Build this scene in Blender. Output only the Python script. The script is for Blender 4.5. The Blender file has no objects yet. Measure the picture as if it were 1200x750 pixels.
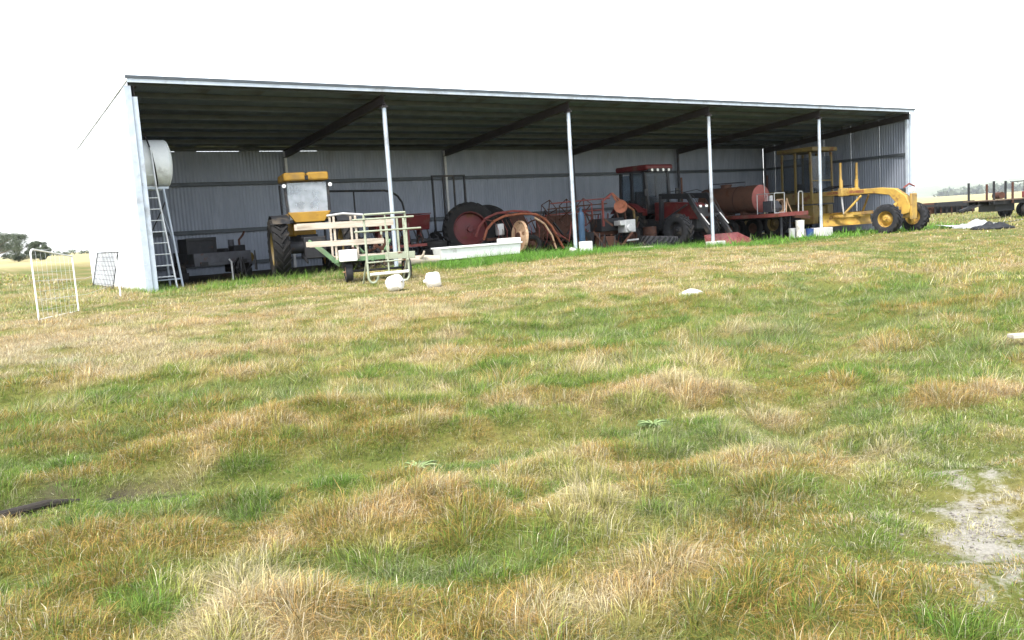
import bpy, bmesh, math, random
import numpy as np
from mathutils import Vector, Matrix, Quaternion
random.seed(7)
RNG = np.random.default_rng(11)
SC = bpy.context.scene
COL = SC.collection
PI = math.pi
def V(*a): return Vector(a)

# ------------------------------------------------------------------ camera
cam_d = bpy.data.cameras.new('camera'); cam = bpy.data.objects.new('camera', cam_d); COL.objects.link(cam)
yaw, pitch, roll = math.radians(34.59), math.radians(6.45), math.radians(-3.7)
CAM = V(-4.84, -23.13, 1.13)
Fw = V(math.sin(yaw)*math.cos(pitch), math.cos(yaw)*math.cos(pitch), -math.sin(pitch))
Rt = V(math.cos(yaw), -math.sin(yaw), 0); Up = Rt.cross(Fw)
r2 = Rt*math.cos(roll) + Up*math.sin(roll); u2 = -Rt*math.sin(roll) + Up*math.cos(roll)
mw = Matrix((r2, u2, -Fw)).transposed().to_4x4(); mw.translation = CAM
cam.matrix_world = mw
cam_d.sensor_width = 36; cam_d.lens = 996/1200*36
cam_d.clip_start = 0.05; cam_d.clip_end = 30000
SC.camera = cam

# ------------------------------------------------------------------ light
sun_to = V(-0.84, -0.52, 0).normalized()*math.cos(math.radians(54)) + V(0, 0, math.sin(math.radians(54)))
world = bpy.data.worlds.new('World'); SC.world = world; world.use_nodes = True
wn = world.node_tree; wn.nodes.clear()
sky_n = wn.nodes.new('ShaderNodeTexSky'); sky_n.sky_type = 'NISHITA'; sky_n.sun_disc = False
sky_n.sun_elevation = math.radians(54); sky_n.sun_rotation = math.atan2(sun_to.x, sun_to.y)
sky_n.air_density = 1.0; sky_n.dust_density = 1.0; sky_n.ozone_density = 1.0
bg = wn.nodes.new('ShaderNodeBackground'); bg.inputs['Strength'].default_value = 0.15
wo = wn.nodes.new('ShaderNodeOutputWorld')
hs_n = wn.nodes.new('ShaderNodeHueSaturation'); hs_n.inputs['Saturation'].default_value = 0.35   # thin white overcast
wn.links.new(sky_n.outputs[0], hs_n.inputs['Color']); wn.links.new(hs_n.outputs[0], bg.inputs[0]); wn.links.new(bg.outputs[0], wo.inputs[0])
sun_d = bpy.data.lights.new('sun', 'SUN'); sun_d.energy = 2.0; sun_d.angle = math.radians(16); sun_d.color = (1, 0.96, 0.9)
sun = bpy.data.objects.new('sun', sun_d); COL.objects.link(sun)
sun.rotation_euler = sun_to.to_track_quat('Z', 'Y').to_euler(); sun.location = (0, 0, 40)
vs = SC.view_settings
vs.view_transform = 'Standard'; vs.look = 'None'; vs.gamma = 1; vs.use_curve_mapping = False; vs.exposure = 1.9

# ------------------------------------------------------------------ materials
def mat(name, c1, c2=None, scale=6, rough=0.6, metal=0, bump=0, rust=0, rustcol=(0.09, 0.035, 0.015), dirt=0, spec=0.3, stretch=(1, 1, 1)):
    m = bpy.data.materials.new(name); m.use_nodes = True; nt = m.node_tree; n = nt.nodes; L = nt.links
    b = n['Principled BSDF']; b.inputs['Roughness'].default_value = rough; b.inputs['Metallic'].default_value = metal
    b.inputs['Specular IOR Level'].default_value = spec
    tc = n.new('ShaderNodeTexCoord'); mp = n.new('ShaderNodeMapping'); mp.inputs['Scale'].default_value = stretch
    oi = n.new('ShaderNodeObjectInfo'); ad = n.new('ShaderNodeVectorMath'); ad.operation = 'ADD'
    L.new(tc.outputs['Object'], ad.inputs[0]); L.new(oi.outputs['Random'], ad.inputs[1]); L.new(ad.outputs[0], mp.inputs[0])
    def noise(sc, det=5):
        t = n.new('ShaderNodeTexNoise'); t.inputs['Scale'].default_value = sc; t.inputs['Detail'].default_value = det
        t.inputs['Roughness'].default_value = 0.62; L.new(mp.outputs[0], t.inputs['Vector']); return t
    def mix(fac, a, bb):
        x = n.new('ShaderNodeMix'); x.data_type = 'RGBA'; L.new(fac, x.inputs[0])
        for s, i in ((a, 6), (bb, 7)):
            if isinstance(s, tuple): x.inputs[i].default_value = (*s, 1)
            else: L.new(s, x.inputs[i])
        return x.outputs[2]
    def ramp(src, a, bb):
        r = n.new('ShaderNodeMapRange'); r.inputs[1].default_value = a; r.inputs[2].default_value = bb; L.new(src, r.inputs[0]); return r.outputs[0]
    t1 = noise(scale)
    col = mix(ramp(t1.outputs[0], 0.3, 0.7), c1, c2 or tuple(v*0.75 for v in c1))
    if dirt:
        t2 = noise(scale*0.35, 7); col = mix(ramp(t2.outputs[0], 0.62-dirt*0.3, 0.8), col, (0.11, 0.088, 0.063))
    if rust:
        t3 = noise(scale*0.8, 8); fr = ramp(t3.outputs[0], 0.72-rust*0.45, 0.8-rust*0.35); col = mix(fr, col, rustcol)
        rr = n.new('ShaderNodeMapRange'); rr.inputs[3].default_value = rough; rr.inputs[4].default_value = 0.9; L.new(fr, rr.inputs[0]); L.new(rr.outputs[0], b.inputs['Roughness'])
    L.new(col, b.inputs['Base Color'])
    if bump:
        t4 = noise(scale*5, 6); bp = n.new('ShaderNodeBump'); bp.inputs['Strength'].default_value = bump; bp.inputs['Distance'].default_value = 0.01
        L.new(t4.outputs[0], bp.inputs['Height']); L.new(bp.outputs[0], b.inputs['Normal'])
    return m
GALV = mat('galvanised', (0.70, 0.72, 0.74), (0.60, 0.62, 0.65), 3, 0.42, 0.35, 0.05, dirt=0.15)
GALVIN = mat('wall_sheet_metal', (0.25, 0.275, 0.325), (0.175, 0.195, 0.235), 1.2, 0.5, 0.35, 0.05, dirt=0.3, stretch=(1, 1, 0.35))  # same shed iron as the outer wall, darkened to hold interior shade
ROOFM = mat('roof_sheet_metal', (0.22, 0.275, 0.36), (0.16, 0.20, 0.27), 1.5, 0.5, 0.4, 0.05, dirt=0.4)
POSTM = mat('post_metal', (0.47, 0.52, 0.57), (0.36, 0.41, 0.47), 4, 0.45, 0.3, 0.04, rust=0.05, dirt=0.3)
STEELB = mat('brown_primer_steel', (0.045, 0.037, 0.037), (0.03, 0.026, 0.027), 4, 0.65, 0, 0.1)
PURLM = mat('purlin_steel', (0.09, 0.10, 0.11), (0.06, 0.07, 0.08), 3, 0.5, 0.4)
WHITEP = mat('white_paint', (0.78, 0.78, 0.75), (0.68, 0.68, 0.65), 5, 0.45, 0, 0.05, rust=0.12, dirt=0.15)
WHITETANK = mat('chalky_tank_paint', (0.80, 0.82, 0.82), (0.66, 0.69, 0.70), 3, 0.5, 0, 0.06, rust=0.1, dirt=0.15)
WPLAS = mat('white_plastic', (0.74, 0.73, 0.69), (0.62, 0.60, 0.55), 9, 0.5, 0, 0, dirt=0.35, spec=0.3)
YEL = mat('yellow_paint', (0.40, 0.225, 0.03), (0.29, 0.16, 0.025), 4, 0.55, 0, 0.05, rust=0.25, dirt=0.3)
YELG = mat('grader_yellow_paint', (0.46, 0.30, 0.06), (0.32, 0.19, 0.04), 3, 0.6, 0, 0.08, rust=0.42, rustcol=(0.14, 0.07, 0.03), dirt=0.6)
YELD = mat('dark_dull_yellow', (0.16, 0.115, 0.03), (0.10, 0.07, 0.022), 3, 0.6, 0, 0.05, rust=0.35, dirt=0.35)
RED = mat('red_paint', (0.115, 0.014, 0.014), (0.075, 0.009, 0.010), 4, 0.5, 0, 0.05, rust=0.3, dirt=0.35)
REDF = mat('faded_red_paint', (0.20, 0.05, 0.043), (0.13, 0.03, 0.026), 4, 0.65, 0, 0.08, rust=0.4, dirt=0.3)
REDPINK = mat('scraped_red_bucket', (0.24, 0.08, 0.08), (0.11, 0.025, 0.028), 6, 0.6, 0, 0.1, rust=0.35, dirt=0.3)
ORANGE = mat('orange_paint', (0.27, 0.085, 0.04), (0.16, 0.05, 0.025), 5, 0.6, 0, 0.05, rust=0.4)
RUST = mat('rusty_steel', (0.085, 0.036, 0.022), (0.045, 0.022, 0.015), 7, 0.85, 0, 0.3)
RUSTT = mat('rusty_tank', (0.075, 0.04, 0.028), (0.12, 0.055, 0.035), 2.5, 0.75, 0, 0.15, rust=0.3)
GREEN = mat('green_paint', (0.13, 0.22, 0.11), (0.09, 0.16, 0.08), 5, 0.5, 0, 0.05, rust=0.15, dirt=0.2)
PALEG = mat('pale_green_pipe', (0.33, 0.36, 0.27), (0.24, 0.26, 0.19), 5, 0.5, 0.1, 0.05, rust=0.35)
BLUE = mat('blue_paint', (0.03, 0.065, 0.12), (0.02, 0.045, 0.08), 5, 0.5, 0, 0.05, dirt=0.3)
BLACK = mat('black_steel', (0.012, 0.013, 0.016), (0.018, 0.018, 0.019), 5, 0.5, 0, 0.05, dirt=0.15)
DGREY = mat('dark_grey_iron', (0.024, 0.025, 0.028), (0.015, 0.015, 0.017), 5, 0.65, 0.1, 0.15, rust=0.25, dirt=0.2)
MGREY = mat('mid_grey_iron', (0.075, 0.078, 0.09), (0.045, 0.045, 0.053), 4, 0.6, 0.2, 0.15, rust=0.3, dirt=0.25)
LGREY = mat('light_alloy', (0.50, 0.50, 0.49), (0.36, 0.36, 0.36), 5, 0.5, 0.4, 0.1, rust=0.15)
RUBBER = mat('tyre_rubber', (0.011, 0.011, 0.012), (0.02, 0.019, 0.018), 5, 0.85, 0, 0.15, dirt=0.12, spec=0.15)
RUBBERG = mat('weathered_rubber', (0.03, 0.031, 0.034), (0.02, 0.02, 0.022), 5, 0.9, 0, 0.2, dirt=0.22, spec=0.15)
WOOD = mat('weathered_timber', (0.50, 0.43, 0.35), (0.36, 0.30, 0.24), 4, 0.85, 0, 0.3, stretch=(0.6, 6, 6))
WOODP = mat('pale_timber', (0.48, 0.43, 0.36), (0.33, 0.28, 0.22), 4, 0.85, 0, 0.3, dirt=0.25, stretch=(0.6, 6, 6))
WOODD = mat('dark_timber', (0.14, 0.10, 0.075), (0.09, 0.065, 0.05), 4, 0.9, 0, 0.35, stretch=(0.6, 6, 6))
CREAM = mat('cream_paint', (0.58, 0.42, 0.28), (0.42, 0.24, 0.13), 7, 0.6, 0, 0.06, rust=0.38)
CONC = mat('concrete', (0.52, 0.51, 0.49), (0.42, 0.41, 0.39), 8, 0.9, 0, 0.3, dirt=0.15)
STONE = mat('pale_stone', (0.62, 0.60, 0.56), (0.48, 0.45, 0.41), 9, 0.9, 0, 0.5)
SEATM = mat('black_vinyl', (0.025, 0.025, 0.027), None, 6, 0.6)
BLPLAS = mat('blue_plastic', (0.03, 0.07, 0.20), (0.025, 0.05, 0.15), 6, 0.4)
TARP = mat('black_plastic_sheet', (0.012, 0.014, 0.016), (0.022, 0.022, 0.024), 5, 0.55, 0, 0.1, spec=0.25)
LENS = mat('lamp_lens', (0.85, 0.85, 0.82), (0.75, 0.75, 0.72), 5, 0.15, 0, 0, spec=0.6)
BARK = mat('tree_bark', (0.20, 0.16, 0.12), (0.12, 0.095, 0.07), 5, 0.9, 0, 0.4)
def glass_mat(name, tint, haze):
    m = bpy.data.materials.new(name); m.use_nodes = True; n = m.node_tree.nodes; L = m.node_tree.links
    b = n['Principled BSDF']; b.inputs['Base Color'].default_value = (*tint, 1); b.inputs['Roughness'].default_value = 0.03
    b.inputs['Transmission Weight'].default_value = 1.0; b.inputs['IOR'].default_value = 1.2
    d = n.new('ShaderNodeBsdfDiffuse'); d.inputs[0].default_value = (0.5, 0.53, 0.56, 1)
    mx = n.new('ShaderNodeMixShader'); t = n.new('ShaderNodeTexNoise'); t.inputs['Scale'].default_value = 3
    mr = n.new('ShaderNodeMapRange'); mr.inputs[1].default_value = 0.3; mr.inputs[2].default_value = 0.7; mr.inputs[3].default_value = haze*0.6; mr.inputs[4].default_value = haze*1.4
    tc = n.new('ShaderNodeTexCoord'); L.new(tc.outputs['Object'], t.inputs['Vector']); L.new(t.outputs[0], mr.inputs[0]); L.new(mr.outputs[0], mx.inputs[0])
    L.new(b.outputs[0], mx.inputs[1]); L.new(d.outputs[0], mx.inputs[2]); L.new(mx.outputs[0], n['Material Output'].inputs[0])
    return m
GLASS = glass_mat('sky_pale_glass', (0.85, 0.93, 1.0), 0.42)  # strong pale diffuse share paints in the brightness of reflected sky
GLASSC = glass_mat('clear_cab_glass', (0.9, 0.95, 0.97), 0.12)
GLASSD = glass_mat('tinted_cab_glass', (0.30, 0.36, 0.42), 0.04)

# ------------------------------------------------------------------ mesh builder
class B:
    def __init__(s): s.v = []; s.f = []
    def add(s, vs_, fs):
        o = len(s.v); s.v += [tuple(p) for p in vs_]; s.f += [tuple(i+o for i in f) for f in fs]; return s
    def box(s, c, d, rot=None):
        c = Vector(c); x, y, z = d[0]/2, d[1]/2, d[2]/2
        p = [Vector((a*x, b*y, e*z)) for a in (-1, 1) for b in (-1, 1) for e in (-1, 1)]
        if rot is not None: p = [rot @ q for q in p]
        return s.add([q+c for q in p], [(0, 1, 3, 2), (4, 6, 7, 5), (0, 4, 5, 1), (2, 3, 7, 6), (0, 2, 6, 4), (1, 5, 7, 3)])
    def bar(s, p, q, w, h, up=(0, 0, 1)):
        p, q = Vector(p), Vector(q); d = (q-p).normalized(); u = Vector(up)
        if abs(d.dot(u)) > 0.98: u = V(1, 0, 0)
        a = d.cross(u).normalized(); b = a.cross(d).normalized()
        pts = [e + a*sx*w/2 + b*sy*h/2 for e in (p, q) for sx, sy in ((-1, -1), (1, -1), (1, 1), (-1, 1))]
        return s.add(pts, [(0, 1, 2, 3), (7, 6, 5, 4), (0, 4, 5, 1), (1, 5, 6, 2), (2, 6, 7, 3), (3, 7, 4, 0)])
    def tube(s, pts, r, n=8, closed=False):
        P = [Vector(p) for p in pts]; N = len(P); rs = r if isinstance(r, (list, tuple)) else [r]*N
        T = []
        for i in range(N):
            if closed: t = P[(i+1) % N]-P[i-1]
            else: t = P[min(i+1, N-1)]-P[max(i-1, 0)]
            T.append(t.normalized())
        u = V(0, 0, 1) if abs(T[0].z) < 0.9 else V(1, 0, 0)
        a = T[0].cross(u).normalized(); vs_ = []; fs = []
        for i in range(N):
            if i: a = (a - T[i]*a.dot(T[i])).normalized()
            b = T[i].cross(a)
            for k in range(n):
                t = 2*PI*k/n; vs_.append(P[i] + (a*math.cos(t)+b*math.sin(t))*rs[i])
        M = N if closed else N-1
        for i in range(M):
            j = (i+1) % N
            for k in range(n): fs.append((i*n+k, i*n+(k+1) % n, j*n+(k+1) % n, j*n+k))
        if not closed:
            fs.append(tuple(range(n-1, -1, -1))); fs.append(tuple((N-1)*n+k for k in range(n)))
        return s.add(vs_, fs)
    def cyl(s, p, q, r, r2_=None, n=16):
        return s.tube([p, q], [r, r if r2_ is None else r2_], n)
    def lathe(s, prof, o, ax, n=24, cap=False, arc=2*PI, start=0):
        o = Vector(o); ax = Vector(ax).normalized(); u = V(0, 0, 1) if abs(ax.z) < 0.9 else V(1, 0, 0)
        a = ax.cross(u).normalized(); b = ax.cross(a); m = len(prof); vs_ = []; fs = []
        full = arc > 6.28; K = n if full else n+1
        for k in range(K):
            t = start + arc*k/n; e = a*math.cos(t)+b*math.sin(t)
            for r, z in prof: vs_.append(o + ax*z + e*r)
        for k in range(n):
            j = (k+1) % K
            for i in range(m-1): fs.append((k*m+i, k*m+i+1, j*m+i+1, j*m+i))
        if cap and full:
            fs.append(tuple(k*m for k in range(n))); fs.append(tuple(k*m+m-1 for k in range(n-1, -1, -1)))
        return s.add(vs_, fs)
    def prism(s, poly, p0, ax, u, w):
        # polygon (a, b) in plane spanned by u and ax x u, extruded along ax by w
        p0 = Vector(p0); ax = Vector(ax).normalized(); u = Vector(u).normalized(); t = ax.cross(u)
        m = len(poly); vs_ = [p0+u*a+t*b for a, b in poly]+[p0+u*a+t*b+ax*w for a, b in poly]
        fs = [tuple(range(m-1, -1, -1)), tuple(range(m, 2*m))]+[(i, (i+1) % m, m+(i+1) % m, m+i) for i in range(m)]
        return s.add(vs_, fs)
    def mesh(s, name, smooth=35):
        me = bpy.data.meshes.new(name); me.from_pydata(s.v, [], s.f); me.update()
        bm = bmesh.new(); bm.from_mesh(me); bmesh.ops.recalc_face_normals(bm, faces=bm.faces[:]); bm.to_mesh(me); bm.free()
        if smooth:
            me.polygons.foreach_set('use_smooth', [True]*len(me.polygons)); me.set_sharp_from_angle(angle=math.radians(smooth))
        return me
    def build(s, name, m, parent=None, bevel=0, smooth=35, loc=None):
        me = s.mesh(name, smooth); me.materials.append(m)
        o = bpy.data.objects.new(name, me); COL.objects.link(o)
        if parent: o.parent = parent
        if loc: o.location = loc
        if bevel:
            md = o.modifiers.new('bevel', 'BEVEL'); md.width = bevel; md.segments = 2; md.limit_method = 'ANGLE'; md.angle_limit = math.radians(40)
        return o
def link(name, me, parent=None, loc=(0, 0, 0), rot=(0, 0, 0)):
    o = bpy.data.objects.new(name, me); COL.objects.link(o); o.parent = parent; o.location = loc; o.rotation_euler = rot; return o
def tag(o, label, cat, group=None):
    o['label'] = label; o['category'] = cat
    if group: o['group'] = group
    return o
def thing(name, label, cat, loc=(0, 0, 0), rz=0, group=None):
    o = bpy.data.objects.new(name, None); COL.objects.link(o); o.empty_display_size = 0.2
    o.location = loc; o.rotation_euler = (0, 0, math.radians(rz)); return tag(o, label, cat, group)
def arc(c, r, a0, a1, n, ax='xz'):
    out = []
    for i in range(n+1):
        t = math.radians(a0+(a1-a0)*i/n); x, y = r*math.cos(t), r*math.sin(t)
        out.append((c[0]+x, c[1], c[2]+y) if ax == 'xz' else ((c[0], c[1]+x, c[2]+y) if ax == 'yz' else (c[0]+x, c[1]+y, c[2])))
    return out
def tyre_builder(R, w, rr, lugs=0, lug_h=0.04, c=(0, 0, 0), ax=(1, 0, 0), n=36):
    b = B(); h = w/2; Rb = R-(lug_h if lugs else 0)
    prof = [(rr*0.97, -h*0.80), (rr*1.04, -h*0.88), (rr+(Rb-rr)*0.45, -h*1.0), (rr+(Rb-rr)*0.8, -h*0.97), (Rb*0.985, -h*0.80), (Rb, -h*0.4), (Rb, h*0.4), (Rb*0.985, h*0.80), (rr+(Rb-rr)*0.8, h*0.97), (rr+(Rb-rr)*0.45, h*1.0), (rr*1.04, h*0.88), (rr*0.97, h*0.80), (rr*0.97, -h*0.80)]
    b.lathe(prof, c, ax, n)
    if lugs:
        c = Vector(c); ax = Vector(ax).normalized(); u = V(0, 0, 1) if abs(ax.z) < 0.9 else V(1, 0, 0); a = ax.cross(u).normalized(); e = ax.cross(a)
        def pt(t, r, z): return c+ax*z+(a*math.cos(t)+e*math.sin(t))*r
        dt = 2*PI/lugs
        for k in range(lugs):
            for sgn in (-1, 1):
                t0 = k*dt+(0.25 if sgn > 0 else -0.25)*dt; t1 = t0+dt*1.0; wd = dt*0.36
                sec = [(t0, 0.0, R, Rb*0.98), (t0+dt*0.55, h*0.5, R, Rb*0.98), (t1, h*0.98, R*0.985, Rb*0.96), (t1+dt*0.1, h*1.01, rr+(R-rr)*0.66, rr+(R-rr)*0.6)]
                vs_ = []
                for t, z, ro, ri in sec:
                    for tt, r in ((t-wd/2, ri), (t-wd/2*0.8, ro), (t+wd/2*0.8, ro), (t+wd/2, ri)): vs_.append(pt(tt, r, z*sgn))
                fs = []
                for i in range(3):
                    for q in range(3): fs.append((i*4+q, i*4+q+1, i*4+q+5, i*4+q+4))
                fs += [(0, 1, 2, 3), (15, 14, 13, 12)]
                b.add(vs_, fs)
    return b
def rim_builder(w, rr, c=(0, 0, 0), ax=(1, 0, 0), dish=0.3, n=28, hub=0.22, bolts=8, holes=False):
    b = B(); h = w/2*0.82; d = h*dish
    b.lathe([(rr*1.0, -h), (rr*1.05, -h*1.02), (rr*0.93, -h*0.9), (rr*0.88, -h*0.4), (rr*0.88, h*0.4), (rr*0.93, h*0.9), (rr*1.05, h*1.02), (rr*1.0, h)], c, ax, n)
    b.lathe([(0.001, d*1.0+0.02), (rr*hub, d+0.02), (rr*hub*1.6, d), (rr*0.62, d*0.2), (rr*0.70, -d*0.5), (rr*0.89, -d*0.6), (rr*0.89, -d*0.6-0.03), (rr*0.66, -d*0.5-0.03), (rr*hub*1.6, d-0.03), (0.001, d-0.03)], c, ax, n)
    axv = Vector(ax).normalized(); cc = Vector(c)
    b.cyl(cc+axv*(d-0.05), cc+axv*(d+0.12), rr*hub*0.85, rr*hub*0.7, 12)
    u = V(0, 0, 1) if abs(axv.z) < 0.9 else V(1, 0, 0); a = axv.cross(u).normalized(); e = axv.cross(a)
    for k in range(bolts):
        t = 2*PI*k/bolts; p = cc+(a*math.cos(t)+e*math.sin(t))*rr*hub*1.35
        b.cyl(p+axv*d, p+axv*(d+0.045), 0.016, None, 6)
    return b
def wheel(parent, c, ax, R, w, rr, rim_m, lugs=0, tyre_m=None, dish=0.3, name='wheel', lug_h=0.04):
    o = rim_builder(w, rr, c, ax, dish).build(name, rim_m, parent)
    tyre_builder(R, w, rr, lugs, lug_h, c, ax).build('tyre', tyre_m or RUBBER, o)
    return o

# ------------------------------------------------------------------ terrain functions (numpy)
def smn(t): t = np.clip(t, 0, 1); return t*t*(3-2*t)
def vnoise(x, y, seed=0):
    xi = np.floor(x).astype(np.int64); yi = np.floor(y).astype(np.int64); fx = x-xi; fy = y-yi
    def h(a, b):
        n = (a*374761393+b*668265263+seed*982451653) & 0x7fffffff
        n = ((n ^ (n >> 13))*1274126177) & 0x7fffffff
        n = ((n ^ (n >> 15))*2246822519) & 0x7fffffff
        return ((n ^ (n >> 16)) & 0xffffff)/float(0xffffff)
    u = fx*fx*(3-2*fx); v = fy*fy*(3-2*fy)
    return (h(xi, yi)*(1-u)+h(xi+1, yi)*u)*(1-v)+(h(xi, yi+1)*(1-u)+h(xi+1, yi+1)*u)*v
def fbm(x, y, seed=0, oct=4, rough=0.5):
    s = 0; a = 1; t = 0
    for i in range(oct):
        c_, s_ = math.cos(0.6*i+0.3), math.sin(0.6*i+0.3); xx = (x*c_-y*s_)*2**i; yy = (x*s_+y*c_)*2**i
        s = s+a*vnoise(xx+31.7*i, yy-17.3*i, seed+i*7); t += a; a *= rough
    return s/t
def base_z(x, y):
    x = np.asarray(x, float); y = np.asarray(y, float)
    return -0.27*smn((x-13)/9)-0.08*smn((x-24)/12)-0.5*smn((-y-0.5)/17)
def near_w(x, y):
    d = np.hypot(x+4.84, y+23.13); return smn((70-d)/40)
def outside_shed(x, y):
    return np.where((x > -0.6) & (x < 35.5) & (y > 0.2) & (y < 9), 0.25, 1.0)
def ridge(x, y):
    u = x*0.95-y*0.31; v = x*0.31+y*0.95
    return 0.6*(fbm(u/2.2+4, v/0.8, 3, 3)-0.5)+0.6*(fbm(u/0.95+9, v/0.42, 13, 2)-0.5)
def track2(x, y):
    # old wheel track running away to the right
    t = np.clip((x+0.5)/14, 0, 1); yc = -20.3+9.2*t**0.85+0.3*np.sin(x*0.9)
    return np.exp(-((y-yc)/0.42)**2)*smn((x+1)/1.5)*smn((13-x)/3)
def relief(x, y):
    r = 0.24*ridge(x, y)+0.16*(fbm(x/0.75, y/0.6, 5, 3)-0.5)
    tract = np.exp(-((y+16.6+0.35*(x+4.4))/0.55)**2)*smn((x+7)/2)*smn((1.5-x)/3)
    return (r*(0.3+0.7*smn((-y-6)/6))-0.12*tract-0.10*track2(x, y))*near_w(x, y)*outside_shed(x, y)
def gz(x, y): return base_z(x, y)+relief(np.asarray(x, float), np.asarray(y, float))
def g0(x, y): return float(base_z(x, y))
def sand_base(x, y):
    a = (x+0.75)*0.87+(y+21.12)*0.49; b_ = -(x+0.75)*0.49+(y+21.12)*0.87
    return np.clip(1.3-np.hypot((a-0.05)/1.25, b_/0.27), 0, 1)
def sand_mask(x, y):
    n = fbm(x/0.16, y/0.16, 21, 5, 0.65)-0.5
    return np.clip(sand_base(x, y)+n*2.0, 0, 1)
def bare_mask(x, y):
    d = np.hypot((x+4.35)/1.0, (y+16.8)/0.5); n = fbm(x/0.25, y/0.25, 23, 4, 0.6)-0.5
    d2 = np.hypot((x+3.75)/0.4, (y+17.0)/0.2)
    return np.clip(1.2-np.minimum(d, d2)+n*1.5, 0, 1)
def fields(x, y):
    # dry 0..1, strip (lush green along the shed), heights
    d = np.hypot(x+4.84, y+23.13)
    big = fbm(x/4.5, y/3.0, 40, 4); mid = fbm(x/0.85+9, y/0.6, 50, 4); sml = fbm(x/0.42, y/0.34, 60, 3)
    dry = 0.34+(big-0.5)*0.9+(mid-0.5)*1.5+(sml-0.5)*1.7+ridge(x, y)*1.0
    band = smn((-y-2.0)/1.5)*smn((13.5+y)/5.0)*smn((20-x)/14)
    dry = dry+0.36*band-0.13*smn((-y-9)/5)-0.08*smn((x-4)/8)*(1-band)
    w = fbm(x/1.7, y/1.2, 70, 3)-0.5
    strip = smn((y+2.7+w*1.8)/0.8)*smn((2.6-y)/1.2)*smn((x-5.5)/3)*smn((38-x)/3)
    strip = np.maximum(strip, 0.75*smn((y+2.6+w)/1)*smn((2-y)/1)*smn((x+1)/1)*smn((8-x)/2)*(fbm(x/0.8, y/0.8, 77, 3) > 0.5))
    dry = dry*(1-strip*0.95)
    return np.clip(dry, 0, 1), strip, sml, mid, d
def worley(x, y, cell, seed):
    xi = np.floor(x/cell).astype(np.int64); yi = np.floor(y/cell).astype(np.int64)
    best = np.full(x.shape, 1e9); dx = np.zeros_like(x); dy = np.zeros_like(x); idn = np.zeros_like(x)
    for a in (-1, 0, 1):
        for b_ in (-1, 0, 1):
            cx_ = (xi+a).astype(float); cy_ = (yi+b_).astype(float)
            jx = vnoise(cx_, cy_, seed); jy = vnoise(cx_, cy_, seed+13); px = (cx_+jx)*cell; py = (cy_+jy)*cell
            d2 = (x-px)**2+(y-py)**2; m = d2 < best
            best = np.where(m, d2, best); dx = np.where(m, x-px, dx); dy = np.where(m, y-py, dy); idn = np.where(m, vnoise(cx_, cy_, seed+29), idn)
    return np.sqrt(best), dx, dy, idn
PAL = np.array([[0.088, 0.180, 0.022], [0.185, 0.245, 0.040], [0.325, 0.310, 0.078], [0.460, 0.365, 0.145], [0.600, 0.500, 0.310]])
def palette(t):
    t = np.clip(t, 0, 0.9999)*(len(PAL)-1); i = t.astype(int); f = (t-i)[:, None]
    return PAL[i]*(1-f)+PAL[i+1]*f

# ------------------------------------------------------------------ ground
def axis_coords(lo, hi, step, far_lo, far_hi, g=1.22):
    a = list(np.arange(lo, hi+1e-6, step)); s = step
    while a[-1] < far_hi: s *= g; a.append(a[-1]+s)
    s = step; pre = []
    p = lo
    while p > far_lo: s *= g; p -= s; pre.append(p)
    return np.array(pre[::-1]+a)
gx = axis_coords(-9, 52, 0.2, -4000, 7500); gy = axis_coords(-25, 14, 0.2, -3500, 6500)
gx = np.unique(np.concatenate([gx, np.arange(-7, 5, 0.2)+0.1])); gy = np.unique(np.concatenate([gy, np.arange(-23.4, -13, 0.2)+0.1]))
GX, GY = np.meshgrid(gx, gy); shp = GX.shape; fxx = GX.ravel(); fyy = GY.ravel()
zz = gz(fxx, fyy)
nv = len(fxx); nx, ny = len(gx), len(gy)
me = bpy.data.meshes.new('ground'); me.vertices.add(nv); me.vertices.foreach_set('co', np.stack([fxx, fyy, zz], 1).astype(np.float32).ravel())
ii, jj = np.meshgrid(np.arange(nx-1), np.arange(ny-1)); a0 = (jj*nx+ii).ravel()
quads = np.stack([a0, a0+1, a0+1+nx, a0+nx], 1)
me.loops.add(quads.size); me.loops.foreach_set('vertex_index', quads.ravel().astype(np.int32))
me.polygons.add(len(quads)); me.polygons.foreach_set('loop_start', (np.arange(len(quads))*4).astype(np.int32))
me.update(); me.validate(); me.polygons.foreach_set('use_smooth', np.ones(len(quads), bool))
dry, strip, sml, mid, dd = fields(fxx, fyy)
c = palette(dry*0.6+0.28)*0.36+np.array([0.028, 0.022, 0.012])
c = c*(1-0.5*strip[:, None])+np.array([0.055, 0.125, 0.018])*0.5*strip[:, None]
sm_ = 0*sand_mask(fxx, fyy)[:, None]; c = c*(1-sm_)+np.array([0.36, 0.335, 0.295])*(0.75+0.5*fbm(fxx/0.15, fyy/0.15, 29, 4))[:, None]*sm_
bm_ = bare_mask(fxx, fyy)[:, None]; c = c*(1-bm_)+np.array([0.05, 0.041, 0.032])*bm_
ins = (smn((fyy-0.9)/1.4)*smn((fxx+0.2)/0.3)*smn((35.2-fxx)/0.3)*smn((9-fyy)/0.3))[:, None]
c = c*(1-ins)+np.array([0.042, 0.035, 0.029])*ins  # dirt floor inside the shed, darkened so its colour adds shadow
far = smn((dd-60)/60)[:, None]; pad = np.array([0.36, 0.31, 0.15])*(0.8+0.4*fbm(fxx/60, fyy/60, 90, 3))[:, None]
c = c*(1-far)+pad*far
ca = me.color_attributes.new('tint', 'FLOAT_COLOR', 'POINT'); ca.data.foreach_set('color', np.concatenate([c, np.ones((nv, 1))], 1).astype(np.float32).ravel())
sa = me.attributes.new('sand', 'FLOAT', 'POINT'); sa.data.foreach_set('value', sand_base(fxx, fyy).astype(np.float32))
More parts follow.
